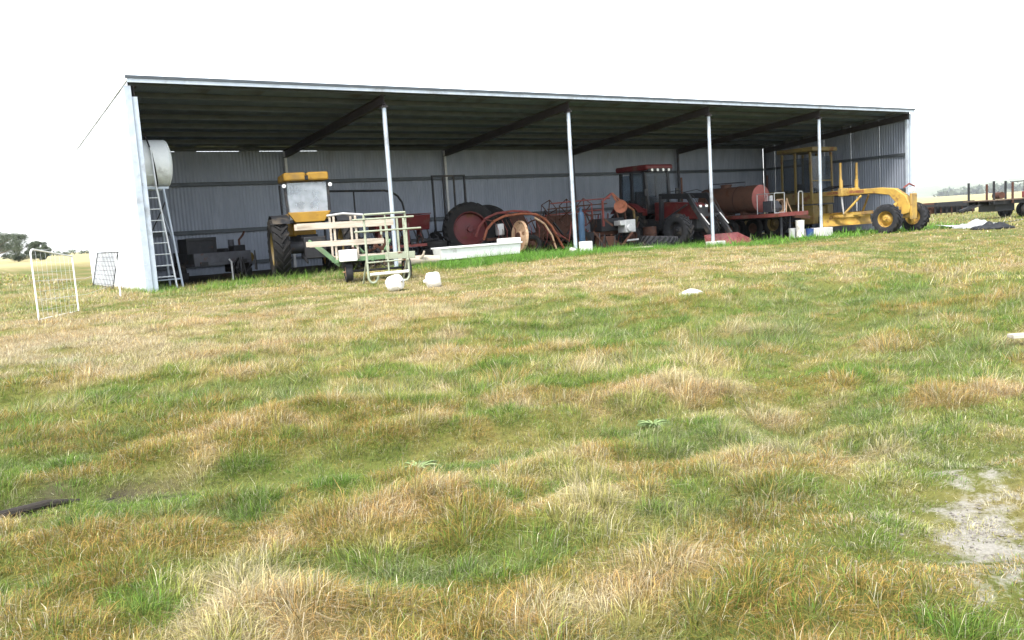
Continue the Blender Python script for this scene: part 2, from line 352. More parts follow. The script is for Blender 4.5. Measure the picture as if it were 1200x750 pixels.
gm = bpy.data.materials.new('paddock_soil'); gm.use_nodes = True; n = gm.node_tree.nodes; L = gm.node_tree.links
b = n['Principled BSDF']; b.inputs['Roughness'].default_value = 0.95; b.inputs['Specular IOR Level'].default_value = 0.1
at = n.new('ShaderNodeAttribute'); at.attribute_name = 'tint'; ge = n.new('ShaderNodeNewGeometry')
t = n.new('ShaderNodeTexNoise'); t.inputs['Scale'].default_value = 14; t.inputs['Detail'].default_value = 9; t.inputs['Roughness'].default_value = 0.75; L.new(ge.outputs['Position'], t.inputs['Vector'])
mr = n.new('ShaderNodeMapRange'); mr.inputs[1].default_value = 0.3; mr.inputs[2].default_value = 0.72; mr.inputs[3].default_value = 0.55; mr.inputs[4].default_value = 1.35; L.new(t.outputs[0], mr.inputs[0])
mu = n.new('ShaderNodeVectorMath'); mu.operation = 'SCALE'; L.new(at.outputs['Color'], mu.inputs[0]); L.new(mr.outputs[0], mu.inputs['Scale']); sat = n.new('ShaderNodeAttribute'); sat.attribute_name = 'sand'
t2 = n.new('ShaderNodeTexNoise'); t2.inputs['Scale'].default_value = 7; t2.inputs['Detail'].default_value = 10; t2.inputs['Roughness'].default_value = 0.72; L.new(ge.outputs['Position'], t2.inputs['Vector'])
m1 = n.new('ShaderNodeMath'); m1.operation = 'MULTIPLY_ADD'; m1.inputs[1].default_value = 3.6; L.new(t2.outputs[0], m1.inputs[0]); L.new(sat.outputs['Fac'], m1.inputs[2])
m2 = n.new('ShaderNodeMapRange'); m2.inputs[1].default_value = 2.3; m2.inputs[2].default_value = 2.85; L.new(m1.outputs[0], m2.inputs[0])
t3 = n.new('ShaderNodeTexNoise'); t3.inputs['Scale'].default_value = 60; t3.inputs['Detail'].default_value = 6; L.new(ge.outputs['Position'], t3.inputs['Vector'])
sx = n.new('ShaderNodeMix'); sx.data_type = 'RGBA'; sx.inputs[6].default_value = (0.16, 0.148, 0.122, 1); sx.inputs[7].default_value = (0.38, 0.36, 0.31, 1); L.new(t3.outputs[0], sx.inputs[0])
fx = n.new('ShaderNodeMix'); fx.data_type = 'RGBA'; L.new(m2.outputs[0], fx.inputs[0]); L.new(mu.outputs[0], fx.inputs[6]); L.new(sx.outputs[2], fx.inputs[7]); L.new(fx.outputs[2], b.inputs['Base Color'])
bp = n.new('ShaderNodeBump'); bp.inputs['Strength'].default_value = 0.7; bp.inputs['Distance'].default_value = 0.03; L.new(t.outputs[0], bp.inputs['Height']); L.new(bp.outputs[0], b.inputs['Normal'])
me.materials.append(gm)
ground = bpy.data.objects.new('ground', me); COL.objects.link(ground); ground['kind'] = 'structure'

# ------------------------------------------------------------------ machinery shed
W, HF, HB, D = 7.0, 5.24, 4.49, 8.57
SL = (HF-HB)/D
def roof_z(y): return HF-SL*y
shed = thing('machinery_shed', 'long open-fronted corrugated iron machinery shed with five bays and skillion roof', 'shed')
def corr_sheet(width, z0a, z0b, z1a, z1b, pitch=0.127, dep=0.030, seg=4):
    b = B(); k = int(round(width/pitch))*seg; vs_ = []
    for i in range(k+1):
        u = i/k; x = u*width; y = dep*0.5*math.sin(2*PI*i/seg+0.6)
        vs_ += [(x, y, z0a+(z0b-z0a)*u), (x, y, z1a+(z1b-z1a)*u)]
    b.add(vs_, [(2*i, 2*i+2, 2*i+3, 2*i+1) for i in range(k)]); return b
SW = 0.762
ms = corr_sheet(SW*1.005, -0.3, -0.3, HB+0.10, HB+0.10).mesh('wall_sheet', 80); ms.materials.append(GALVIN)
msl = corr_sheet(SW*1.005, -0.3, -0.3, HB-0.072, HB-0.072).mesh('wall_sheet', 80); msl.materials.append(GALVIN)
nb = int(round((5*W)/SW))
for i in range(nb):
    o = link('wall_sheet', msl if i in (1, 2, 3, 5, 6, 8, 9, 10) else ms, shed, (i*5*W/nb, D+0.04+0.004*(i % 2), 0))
ns = 11; sw = (D+0.12)/ns
for side, X in ((0, -0.05), (1, 5*W+0.05)):
    for i in range(ns):
        ya = -0.06+i*sw; yb = ya+sw
        b = corr_sheet(sw, -0.5, -0.5, roof_z(ya)+0.07, roof_z(yb)+0.07)
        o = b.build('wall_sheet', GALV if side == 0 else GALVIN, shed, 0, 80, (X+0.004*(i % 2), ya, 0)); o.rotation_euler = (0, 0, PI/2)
rl = D+0.62
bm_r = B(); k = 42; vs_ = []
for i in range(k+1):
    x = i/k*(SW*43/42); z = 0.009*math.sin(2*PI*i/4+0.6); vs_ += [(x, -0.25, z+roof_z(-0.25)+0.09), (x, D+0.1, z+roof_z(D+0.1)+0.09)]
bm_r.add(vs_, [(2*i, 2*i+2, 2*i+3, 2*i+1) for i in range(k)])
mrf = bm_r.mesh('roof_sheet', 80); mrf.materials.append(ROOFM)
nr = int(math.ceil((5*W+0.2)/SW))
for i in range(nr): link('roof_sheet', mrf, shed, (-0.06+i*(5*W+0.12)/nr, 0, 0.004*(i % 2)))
# front fascia channel and end flashings
B().bar((-0.10, -0.275, roof_z(0)+0.0), (5*W+0.10, -0.275, roof_z(0)+0.0), 0.03, 0.09).build('fascia', POSTM, shed)
B().bar((-0.14, -0.285, roof_z(0)+0.085), (5*W+0.14, -0.285, roof_z(0)+0.085), 0.05, 0.075).build('roof_edge_trim', PURLM, shed)
for X in (-0.078, 5*W+0.078):
    B().bar((X, -0.25, roof_z(-0.25)+0.06), (X, D+0.1, roof_z(D+0.1)+0.06), 0.008, 0.10).build('barge_flashing', WHITEP, shed)
for X in (-0.075, 5*W+0.075): B().bar((X, -0.085, -0.4), (X, -0.085, roof_z(0)-0.1), 0.03, 0.16, (1, 0, 0)).build('corner_flashing', POSTM, shed)
for y in (0.02, 1.2, 2.4, 3.6, 4.8, 6.0, 7.2, D-0.08):
    B().bar((-0.02, y, roof_z(y)-0.005), (5*W+0.02, y, roof_z(y)-0.005), 0.06, 0.15).build('purlin', PURLM, shed)
for i in range(6):
    X = i*W+(0.08 if i == 0 else (-0.08 if i == 5 else 0))
    zo = 0.085
    b = B()
    for zc, ww, hh in ((-0.015, 0.15, 0.014), (-0.265, 0.15, 0.014), (-0.14, 0.012, 0.236)):
        b.bar((X, -0.05, roof_z(-0.05)+zc-zo), (X, D-0.13, roof_z(D-0.13)+zc-zo), ww, hh)
    b.build('rafter', STEELB, shed)
    gz0 = g0(X, 0)-0.3
    if i in (0, 5):
        B().bar((X, 0.0, gz0), (X, 0.0, roof_z(0)-0.36), 0.13, 0.13).build('front_post', POSTM, shed, 0.006)
    else:
        B().cyl((X, 0, gz0), (X, 0, roof_z(0)-0.46), 0.066, None, 18).build('front_post', POSTM, shed)
        c_ = B(); c_.box((X, 0, roof_z(0)-0.43), (0.2, 0.2, 0.05)); c_.box((X, 0, roof_z(0)-0.385), (0.02, 0.24, 0.05)); c_.build('post_cap', STEELB, shed)
    if i in (1, 2, 3, 4):
        B().bar((X, D-0.13, -0.3), (X, D-0.13, roof_z(D)-0.1), 0.1, 0.1).build('back_post', MGREY if i > 2 else LGREY, shed, 0.005)
    else:
        B().bar((X, D-0.13, -0.4), (X, D-0.13, roof_z(D)-0.1), 0.1, 0.1).build('back_post', MGREY, shed, 0.005)
for z, h in ((3.25, 0.13), (1.55, 0.13), (0.35, 0.11)):
    for i in range(5):
        b = B(); x0, x1 = i*W+0.06+(0.06 if i == 0 else 0), (i+1)*W-0.06-(0.06 if i == 4 else 0)
        b.bar((x0, D-0.06, z), (x1, D-0.06, z), 0.014, h); b.bar((x0, D-0.1, z-h/2+0.006), (x1, D-0.1, z-h/2+0.006), 0.066, 0.012); b.bar((x0, D-0.1, z+h/2-0.006), (x1, D-0.1, z+h/2-0.006), 0.066, 0.012)
        b.build('girt', PURLM, shed)
    for X in (0.03, 5*W-0.03):
        B().bar((X, 0.075, z), (X, D-0.19, z), 0.05, h).build('girt', PURLM, shed)

# ------------------------------------------------------------------ tank, stand and ladder
tk = thing('fuel_tank', 'white round overhead fuel tank high in the shed corner', 'tank', (0.57, 1.75, 2.71))
b = B(); R = 0.64; x0, x1 = -0.42, 0.52
prof = [(0.001, x0-0.10), (R*0.45, x0-0.085), (R*0.8, x0-0.045), (R*0.97, x0), (R, x0+0.03), (R+0.008, x0+0.035), (R+0.008, x0+0.055), (R, x0+0.06), (R, x1-0.06), (R+0.008, x1-0.055), (R+0.008, x1-0.035), (R, x1-0.03), (R*0.97, x1), (R*0.8, x1+0.045), (R*0.45, x1+0.085), (0.001, x1+0.10)]
b.lathe(prof, (0, 0, R+0.03), (1, 0, 0), 40).build('shell', WHITETANK, tk)
B().cyl((0.05, 0, 2*R+0.02), (0.05, 0, 2*R+0.16), 0.03).build('vent_pipe', DGREY, tk)
b = B(); b.tube([(0.0, -0.16, 2*R+0.1), (-0.02, -0.45, 2*R-0.0), (0.02, -0.64, R+0.3), (0.06, -0.68, R-0.1), (0.1, -0.62, 0.12), (0.1, -0.5, -0.02)], 0.022, 8); b.build('outlet_pipe', DGREY, tk)
st = thing('tank_stand', 'tall welded pipe stand carrying the white fuel tank', 'stand', (0.57, 1.75, 0))
tops = [(-0.3, -0.34), (0.3, -0.34), (0.3, 0.34), (-0.3, 0.34)]; bots = [(-0.42, -0.75), (0.44, -0.75), (0.44, 0.7), (-0.42, 0.7)]
for (a, e), (c_, d_) in zip(tops, bots): B().tube([(a, e, 2.68), (c_, d_, -0.05)], 0.03, 8).build('leg', POSTM, st)
for y in (-0.3, 0.3): B().bar((-0.4, y, 2.71), (0.45, y, 2.71), 0.07, 0.06).build('bearer', POSTM, st)
def lerp(a, b_, t): return tuple(a[i]+(b_[i]-a[i])*t for i in range(len(a)))
P3 = lambda i, t: (*lerp(tops[i], bots[i], t), 2.68+(-0.05-2.68)*t)
B().tube([P3(1, 0.9), P3(2, 0.9)], 0.018).build('brace', POSTM, st); B().tube([P3(0, 0.9), P3(1, 0.9)], 0.018).build('brace', POSTM, st)
B().tube([P3(0, 0.55), P3(1, 0.12)], 0.016).build('brace', DGREY, st); B().tube([P3(1, 0.55), P3(2, 0.15)], 0.016).build('brace', POSTM, st)
LADM = mat('ladder_alloy', (0.72, 0.74, 0.75), (0.6, 0.62, 0.64), 6, 0.4, 0.2, 0.03, dirt=0.15)
ld = thing('ladder', 'silver metal ladder leaning against the overhead tank', 'ladder', (0.50, 0.55, 0))
for x, xt in ((-0.24, -0.22), (0.28, 0.12)): B().tube([(x, 0.12, -0.03), (xt*0.9-0.02, 0.42, 2.75), (xt*0.9-0.04, 0.50, 3.75)], 0.024, 8).build('rail', LADM, ld)
for k in range(10):
    z = 0.32+k*0.3; t = z/2.75; y = 0.12+0.30*min(t, 1)+(max(t-1, 0)*2.2*0.08)
    B().tube([(-0.23, y, z), (0.27-0.19*min(t, 1), y, z)], 0.015, 6).build('rung', LADM, ld)

# ------------------------------------------------------------------ gate and fence left of shed
gt = thing('metal_gate', 'freestanding white pipe gate frame with wire mesh in the dry grass', 'gate', (-3.12, -5.22, g0(-3.1, -5.2)), math.degrees(math.atan2(1.43, 0.87)))
GL = 1.67
b = B(); b.tube([(GL, 0, 1.14), (0.12, 0, 1.32)]+arc((0.1, 0, 1.22), 0.1, 95, 180, 5)+[(0, 0, 0.02), (GL, 0, 0.02), (GL, 0, 1.14)], 0.016, 8); b.build('frame', WHITEP, gt)
for k in range(1, 9): B().tube([(GL*k/9, 0.0, 0.03), (GL*k/9, 0, 1.32-0.18*k/9)], 0.0018, 5).build('mesh_wire', GALV, gt)
for k in range(1, 7): B().tube([(0.01, 0.004, k*0.18), (GL-0.01, 0.004, k*0.17)], 0.0018, 5).build('mesh_wire', GALV, gt)
mp_ = thing('mesh_panel', 'dark welded mesh panel propped against the white end wall', 'mesh panel', (-0.42, 3.0, 0), 90)
ML = 3.3
b = B(); b.tube([(0, 0, 0), (0, -0.25, 1.05), (ML, -0.25, 1.05), (ML, 0, 0)], 0.016, 6, True); b.build('frame', DGREY, mp_)
for k in range(1, 14): B().tube([(k*ML/14, 0, 0), (k*ML/14, -0.25, 1.05)], 0.007, 5).build('mesh_wire', MGREY, mp_)
for k in range(1, 8): B().tube([(0, -0.031*k, 0.131*k), (ML, -0.031*k, 0.131*k)], 0.006, 5).build('mesh_wire', MGREY, mp_)
fc = thing('wire_fence', 'short wire fence running from the pipe gate to the shed corner', 'fence', (-0.97, -1.22, 0))
B().cyl((0, 0, -0.2), (-0.02, 0, 1.02), 0.02, None, 10).build('post', WHITEP, fc)
for z in (1.42, 0.7, 0.35): 
    B().tube([(-2.13, -3.98, z-0.22 if z > 1 else z-0.05), (-1.0, -1.9, z*0.97-0.12), (0, 0, min(z, 1.0)), (0.9, 1.15, z)], 0.003, 5).build('wire', GALV, fc)

# ------------------------------------------------------------------ grey trailer and pump at the left
tr = thing('box_trailer', 'dark grey box trailer parked behind the tank ladder', 'trailer', (2.45, 3.1, 0), 8)
b = B(); b.box((0, 0, 0.52), (1.75, 1.5, 0.08)); b.build('tray', MGREY, tr, 0.01)
B().box((0, -0.74, 0.70), (1.75, 0.04, 0.30)).build('tail_panel', MGREY, tr, 0.008)
for s in (-1, 1): B().box((s*0.86, 0.02, 0.70), (0.04, 1.44, 0.30)).build('side_panel', DGREY, tr, 0.008)
B().box((0, 0.74, 0.72), (1.75, 0.04, 0.36)).build('head_panel', DGREY, tr, 0.008)
for s in (-1, 1):
    wheel(tr, (s*0.98, 0.1, 0.31), (s, 0, 0), 0.31, 0.18, 0.19, MGREY)
    b = B(); b.lathe([(0.37, -0.12), (0.37, 0.12)], (s*0.99, 0.1, 0.31), (1, 0, 0), 14, arc=PI, start=0 if s else 0); b.build('mudguard', DGREY, tr)
    B().box((s*0.6, -0.775, 0.55), (0.24, 0.03, 0.1)).build('tail_light', DGREY, tr, 0.006)
B().tube([(0.15, -0.82, 0.62), (0.15, -0.95, 0.55), (0.15, -0.95, -0.02)], 0.028, 8).build('prop_stand', LGREY, tr)
B().bar((0, 0.75, 0.5), (0, 2.0, 0.45), 0.08, 0.1).build('drawbar', DGREY, tr)
cr = thing('battery_crate', 'dark square crate standing inside the grey box trailer', 'crate', (2.05, 3.2, 0.565), 8)
b = B(); b.box((0, 0, 0.37), (0.86, 0.7, 0.72)); b.build('body', DGREY, cr, 0.02)
for z in (0.06, 0.70): B().box((0, -0.365, z), (0.92, 0.03, 0.09)).build('rail', BLACK, cr, 0.006)
for x in (-0.42, 0.42): B().box((x, -0.363, 0.38), (0.07, 0.026, 0.55)).build('stile', BLACK, cr, 0.006)
B().tube([(-0.3, 0, 0.73)]+arc((0, 0, 0.73), 0.3, 180, 0, 8), 0.018, 6).build('handle', DGREY, cr)
eng = thing('pump_engine', 'old iron pump engine between grey trailer and yellow tractor', 'engine', (3.35, 3.7, 0), 15)
b = B(); b.box((0, 0, 0.45), (0.6, 0.5, 0.5)); b.box((0.05, 0, 0.85), (0.4, 0.36, 0.34)); b.build('block', DGREY, eng, 0.03)
B().lathe([(0.02, -0.04), (0.30, -0.05), (0.32, -0.03), (0.32, 0.03), (0.30, 0.05), (0.02, 0.04)], (0, -0.3, 0.5), (0, 1, 0), 24).build('flywheel', MGREY, eng)
B().tube([(0.15, 0, 1.0), (0.15, 0, 1.18), (0.28, 0, 1.3), (0.3, -0.1, 1.42)], 0.035, 8).build('exhaust', RUST, eng)
B().cyl((-0.2, -0.1, 1.0), (-0.2, -0.1, 1.2), 0.09).build('air_filter', MGREY, eng)
for x in (-0.25, 0.25): B().bar((x, -0.45, 0.1), (x, 0.45, 0.1), 0.09, 0.12).build('skid', WOODD, eng, 0.01)
B().box((-0.45, 0, 0.7), (0.12, 0.46, 0.5)).build('radiator', BLACK, eng, 0.01)
B().cyl((0.42, -0.1, 0.62), (0.42, 0.2, 0.62), 0.16, None, 16).build('pump_head', YELD, eng)

# ------------------------------------------------------------------ yellow tractor (rear towards us)
yt = thing('yellow_tractor', 'yellow cab tractor backed to the opening, tall lugged tyres and pale sky-toned rear window', 'tractor', (4.62, 0.45, 0), -13)
for s in (-1, 1):
    wheel(yt, (s*0.98, 0, 0.84), (s, 0, 0), 0.86, 0.46, 0.50, YELD, 20, RUBBER, dish=-0.2, lug_h=0.05)
    wheel(yt, (s*0.82, 2.6, 0.48), (s, 0, 0), 0.48, 0.26, 0.27, YEL, 16, RUBBER, lug_h=0.03)
    b = B(); b.lathe([(0.93, -0.24), (0.95, -0.26), (0.95, 0.22), (0.93, 0.2)], (s*0.9, 0.05, 0.84), (1, 0, 0), 16, arc=PI*0.62, start=PI*1.12); b.build('mudguard', BLACK, yt)
b = B(); b.box((0, 0.1, 0.82), (0.62, 0.8, 0.62)); b.cyl((-0.8, 0, 0.84), (0.8, 0, 0.84), 0.17); b.build('rear_axle', DGREY, yt, 0.02)
b = B(); b.box((0, 1.9, 0.95), (0.5, 2.4, 0.5)); b.build('engine_block', DGREY, yt, 0.02)
b = B(); b.box((0, 2.35, 1.42), (0.7, 1.7, 0.5)); b.build('bonnet', YEL, yt, 0.06)
cz0 = 1.62
b = B(); b.add([(-0.62, 0.22, cz0+0.24), (0.62, 0.22, cz0+0.24), (0.42, 0.24, cz0-0.06), (-0.42, 0.24, cz0-0.06), (-0.62, 0.34, cz0+0.24), (0.62, 0.34, cz0+0.24), (0.42, 0.34, cz0-0.06), (-0.42, 0.34, cz0-0.06)], [(0, 1, 2, 3), (4, 7, 6, 5), (0, 4, 5, 1), (1, 5, 6, 2), (2, 6, 7, 3), (3, 7, 4, 0)]); b.build('cab_rear_panel', YEL, yt, 0.02)
B().box((0, 1.0, cz0-0.02), (1.2, 1.3, 0.08)).build('cab_floor', BLACK, yt)
for s in (-1, 1):
    for (y0, y1) in ((0.30, 0.40), (1.60, 1.55)): B().bar((s*0.60, y0, cz0+0.22), (s*0.62, y1, 2.72), 0.07, 0.07).build('cab_pillar', BLACK, yt, 0.01)
    B().box((s*0.6, 0.97, 2.25), (0.012, 1.14, 0.88)).build('side_window', GLASSC, yt)
    B().box((s*0.6, 0.97, 1.72), (0.03, 1.2, 0.2)).build('cab_side_panel', YEL, yt, 0.01)
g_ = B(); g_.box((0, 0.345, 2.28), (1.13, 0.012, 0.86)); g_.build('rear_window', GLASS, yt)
B().box((0, 1.58, 2.25), (1.13, 0.012, 0.9)).build('windscreen', GLASSC, yt)
b = B(); b.box((-0.33, 0.98, 2.88), (0.62, 1.5, 0.24)); b.box((0.33, 0.98, 2.88), (0.62, 1.5, 0.24)); b.box((0, 1.0, 2.84), (0.2, 1.4, 0.16)); b.build('cab_roof', YEL, yt, 0.05)
B().box((0, 0.26, 2.84), (0.1, 0.06, 0.13)).build('roof_vent', DGREY, yt, 0.01)
for s in (-1, 1):
    B().cyl((s*0.66, 0.26, 2.62), (s*0.66, 0.2, 2.62), 0.055, None, 14).build('work_light', LENS, yt)
b = B(); b.box((0, 0.95, 1.95), (0.46, 0.1, 0.5)); b.box((0, 0.85, 1.72), (0.46, 0.4, 0.12)); b.build('seat', SEATM, yt, 0.03)
B().tube([(0, 1.45, 1.75), (0, 1.3, 2.02)], 0.02).build('steering_column', BLACK, yt)
b = B(); b.tube(arc((0, 0, 0), 0.19, 0, 345, 20, 'xy'), 0.014, 6, True); o = b.build('steering_wheel', BLACK, yt); o.location = (0, 1.29, 2.04); o.rotation_euler = (0.5, 0, 0)
for s in (-1, 1): B().bar((s*0.35, 0.0, 0.62), (s*0.32, -0.75, 0.42), 0.05, 0.07).build('lift_arm', BLACK, yt, 0.006)
B().bar((0, -0.02, 0.9), (0, -0.6, 0.95), 0.05, 0.05).build('top_link', BLACK, yt)
B().cyl((0.62, 1.75, 1.5), (0.62, 1.75, 2.9), 0.035, None, 12).build('exhaust', RUST, yt)

# ------------------------------------------------------------------ green trailer with timber racks
gtl = thing('farm_trailer', 'small green two-wheeled trailer with weathered timber side rails', 'trailer', (4.35, -3.45, g0(4.3, -3.5)), -17)
for y in (-0.42, 0.42): B().bar((-0.75, y, 0.56), (1.05, y, 0.56), 0.07, 0.11).build('chassis_rail', GREEN, gtl, 0.008)
for x in (-0.72, 0.15, 1.02): B().bar((x, -0.47, 0.53), (x, 0.47, 0.53), 0.07, 0.09).build('cross_member', GREEN, gtl, 0.008)
B().cyl((-0.5, -0.3, 0.26), (1.0, -0.3, 0.26), 0.03).build('axle', DGREY, gtl)
for s in (-1, 1):
    wheel(gtl, (-0.45 if s < 0 else 1.0, -0.3, 0.25), (s, 0, 0), 0.25, 0.18, 0.14, CREAM, 0, RUBBERG)
B().box((-0.46, -0.5, 0.66), (0.42, 0.30, 0.28)).build('tool_box', WHITEP, gtl, 0.015)
B().bar((-0.62, -0.25, 0.42), (-1.18, 0.1, 0.98), 0.12, 0.09).build('drawbar', GREEN, gtl, 0.01)
B().bar((-1.18, 0.1, 0.98), (-1.30, 0.17, 1.08), 0.07, 0.05).build('coupling', GREEN, gtl, 0.01)
for x in (-0.72, -0.2, 0.55, 0.98):
    for y in (-0.44, 0.44): B().bar((x, y, 0.56), (x, y, 1.62 if x < 0 else 1.5), 0.05, 0.05).build('stake', WOODP if x < 0 else PALEG, gtl, 0.005)
for y in (-0.485, 0.485):
    for z, h, x0, x1 in ((1.42, 0.15, -1.6, 0.72), (0.98, 0.13, -1.35, 0.45)):
        B().bar((x0, y, z), (x1, y, z-0.02), 0.035, h).build('plank', WOODP if y < 0 else WOOD, gtl, 0.004)
for k in range(5): B().bar((-0.7, -0.36+k*0.18, 0.632), (1.0, -0.36+k*0.18, 0.632), 0.15, 0.03).build('deck_plank', WOOD, gtl, 0.003)
B().bar((0.45, -0.5, 0.58), (1.2, -0.5, 0.57), 0.05, 0.17).build('side_board', PALEG, gtl, 0.01)
B().tube([(-0.8, 0.3, 1.66), (-0.4, 0.32, 1.70), (0.1, 0.3, 1.64)], 0.03).build('top_pipe', LGREY, gtl)
lg = thing('scrap_bundle', 'rusty scrap iron lying on the green trailer deck', 'scrap', (4.5, -3.45, g0(4.3, -3.5)+0.655), -17)
for k in range(9):
    x = -0.55+k*0.13; B().bar((x, random.uniform(-.3, -.1), 0.03+0.05*(k % 3)), (x+random.uniform(-.25, .3), random.uniform(.1, .35), 0.10+0.07*(k % 4)), 0.05, 0.05).build('iron_bar', (RUST, RUST, DGREY, GREEN)[k % 4], lg)
b = B(); b.lathe([(0.06, -0.05), (0.15, -0.05), (0.17, 0), (0.15, 0.05), (0.06, 0.05), (0.06, -0.05)], (0.3, 0.0, 0.22), (0.3, 1, 0.2), 16); b.build('gear', RUST, lg)

pk = thing('pipe_rack', 'pale green bent pipe rack standing in front of the green trailer', 'rack', (4.27, -4.92, g0(4.3, -4.9)), -11)
for s in (-1, 1):
    xx = s*0.50
    b = B(); b.tube([(xx, 0, 1.64), (xx, 0, 0.22)]+[(xx+(-s)*(0.10-0.10*math.cos(t)), 0, 0.2-0.16*math.sin(t)) for t in (0.4, 0.8, 1.2, 1.57)]+[(xx-s*0.16, 0.02, 0.05), (xx-s*0.24, 0.05, 0.13), (xx-s*0.28, 0.06, 0.26)], 0.028, 8); b.build('upright', PALEG, pk)
    B().tube([(xx, 0.03, 0.62), (xx, 0.55, 0.0)], 0.022).build('stay', PALEG, pk)
for z, a, e, r in ((1.64, -0.5, 0.5, 0.025), (1.53, -0.78, 0.70, 0.022), (1.25, -0.76, 0.86, 0.022), (0.24, -0.46, 0.47, 0.034), (0.52, -0.5, 0.5, 0.02)):
    B().tube([(a, -0.035, z), (e, -0.035, z+0.01)], r, 8).build('rail', PALEG if z != 0.24 else WHITEP, pk)
B().tube([(0.0, -0.02, 1.64), (0.0, -0.02, 0.26)], 0.02).build('centre_bar', PALEG, pk)

def drum(name, label, x, y, rz, tilt, opening):
    o = thing(name, label, 'drum', (x, y, g0(x, y)+0.16), rz); o.scale = (0.86, 0.86, 0.86)
    b = B(); prof = [(0.001, -0.19), (0.12, -0.19), (0.175, -0.165), (0.20, -0.12), (0.207, -0.05), (0.200, -0.03), (0.207, 0.0), (0.207, 0.10), (0.19, 0.15), (0.13, 0.185), (0.06, 0.195), (0.055, 0.215), (0.001, 0.215)]
    ax = Vector((math.cos(tilt), 0, math.sin(tilt)))
    b.lathe(prof, (0, 0, 0), ax, 28); b.build('shell', WPLAS, o)
    B().cyl(ax*0.21, ax*0.255, 0.045, None, 14).build('cap', LGREY if opening else WPLAS, o)
    sd = V(0, 1, 0); B().tube([ax*0.17+sd*0.12, ax*0.235+sd*0.11, ax*0.24-sd*0.11+V(0, 0, 0), ax*0.17-sd*0.12], 0.016, 8).build('handle', WPLAS, o)
    if opening: B().lathe([(0.001, 0), (0.06, 0), (0.07, 0.012), (0.05, 0.02), (0.001, 0.02)], V(0.02, -0.199, 0.03), (0, -1, 0), 16).build('bung', WPLAS, o)
drum('plastic_drum', 'white plastic drum tipped over at the foot of the pipe rack', 3.58, -6.55, -60, 0.25, True)
drum('plastic_drum', 'white plastic drum lying alone in the dry grass, right of the pipe rack', 4.42, -6.75, 150, -0.1, False)

# ------------------------------------------------------------------ seed drill with red box and bent pipe rail
sd = thing('seed_drill', 'dark red seed drill under a tall bent black pipe rail', 'seed drill', (9.5, 4.6, 0), 0)
b = B(); b.prism([(-0.25, 0), (0.25, 0), (0.38, 0.55), (-0.38, 0.55)], (-1.0, 0, 1.12), (1, 0, 0), (0, 1, 0), 2.2); b.build('hopper', RED, sd, 0.015)
B().box((0.1, 0, 1.705), (2.26, 0.82, 0.03)).build('lid', RED, sd, 0.008)
for y in (-0.5, 0.5): B().bar((-1.4, y, 0.75), (1.4, y, 0.75), 0.1, 0.1).build('frame_beam', DGREY, sd)
for x in (-1.3, 0, 1.3): B().bar((x, -0.55, 0.72), (x, 0.55, 0.72), 0.08, 0.08).build('cross_beam', DGREY, sd)
for x in (-0.8, 0.9): B().bar((x, 0, 0.75), (x, 0, 1.15), 0.3, 0.08).build('hopper_leg', REDF, sd)
for s in (-1, 1): wheel(sd, (s*1.55, 0, 0.5), (s, 0, 0), 0.52, 0.22, 0.3, REDF, 18, RUBBER, lug_h=0.02)
for k in range(9):
    x = -1.1+k*0.27; B().tube([(x, -0.3, 1.12), (x+0.03, -0.5, 0.7), (x, -0.62, 0.12)], 0.028, 6).build('seed_tube', BLACK, sd)
    B().lathe([(0.01, -0.01), (0.17, -0.004), (0.17, 0.004), (0.01, 0.01)], (x, -0.62, 0.17), (1, 0.15, 0), 16).build('disc', RUST, sd)
B().tube([(-2.6, 0.4, 0.4), (-2.6, 0.4, 2.58), (-2.4, 0.4, 2.66), (-0.2, 0.4, 2.62)]+[(-0.2+0.75*math.sin(t), 0.4, 1.9+0.72*math.cos(t)) for t in (0.4, 0.8, 1.2, 1.55)]+[(0.57, 0.4, 0.8)], 0.04, 10).build('pipe_rail', BLACK, sd)
B().tube([(-1.4, 0.4, 2.64), (-1.4, 0.4, 1.8), (-1.4, 0.4, 0.7)], 0.03).build('pipe_stay', BLACK, sd)
bh = thing('cultivator_frame', 'black tined cultivator frame with red tool bars behind the log', 'cultivator', (8.6, 2.6, 0), -8)
for y in (-0.4, 0.3): B().bar((-1.0, y, 0.62), (1.3, y, 0.62), 0.09, 0.09).build('tool_bar', REDF if y < 0 else DGREY, bh)
for x in (-0.9, 0.2, 1.2): B().bar((x, -0.5, 0.7), (x, 0.45, 0.7), 0.08, 0.07).build('frame_bar', DGREY, bh)
for k in range(8):
    x = -0.95+k*0.3; y = -0.4 if k % 2 else 0.3
    B().tube([(x, y, 0.66), (x, y-0.05, 0.85), (x, y+0.25, 0.95), (x, y+0.42, 0.7), (x, y+0.3, 0.3), (x, y+0.05, 0.02)], 0.024, 6).build('tine', BLACK if k % 3 else RUST, bh)
B().tube([(0.1, -0.4, 0.66), (0.2, -0.2, 1.35), (0.3, 0.3, 0.7)], 0.04).build('mast', RED, bh)

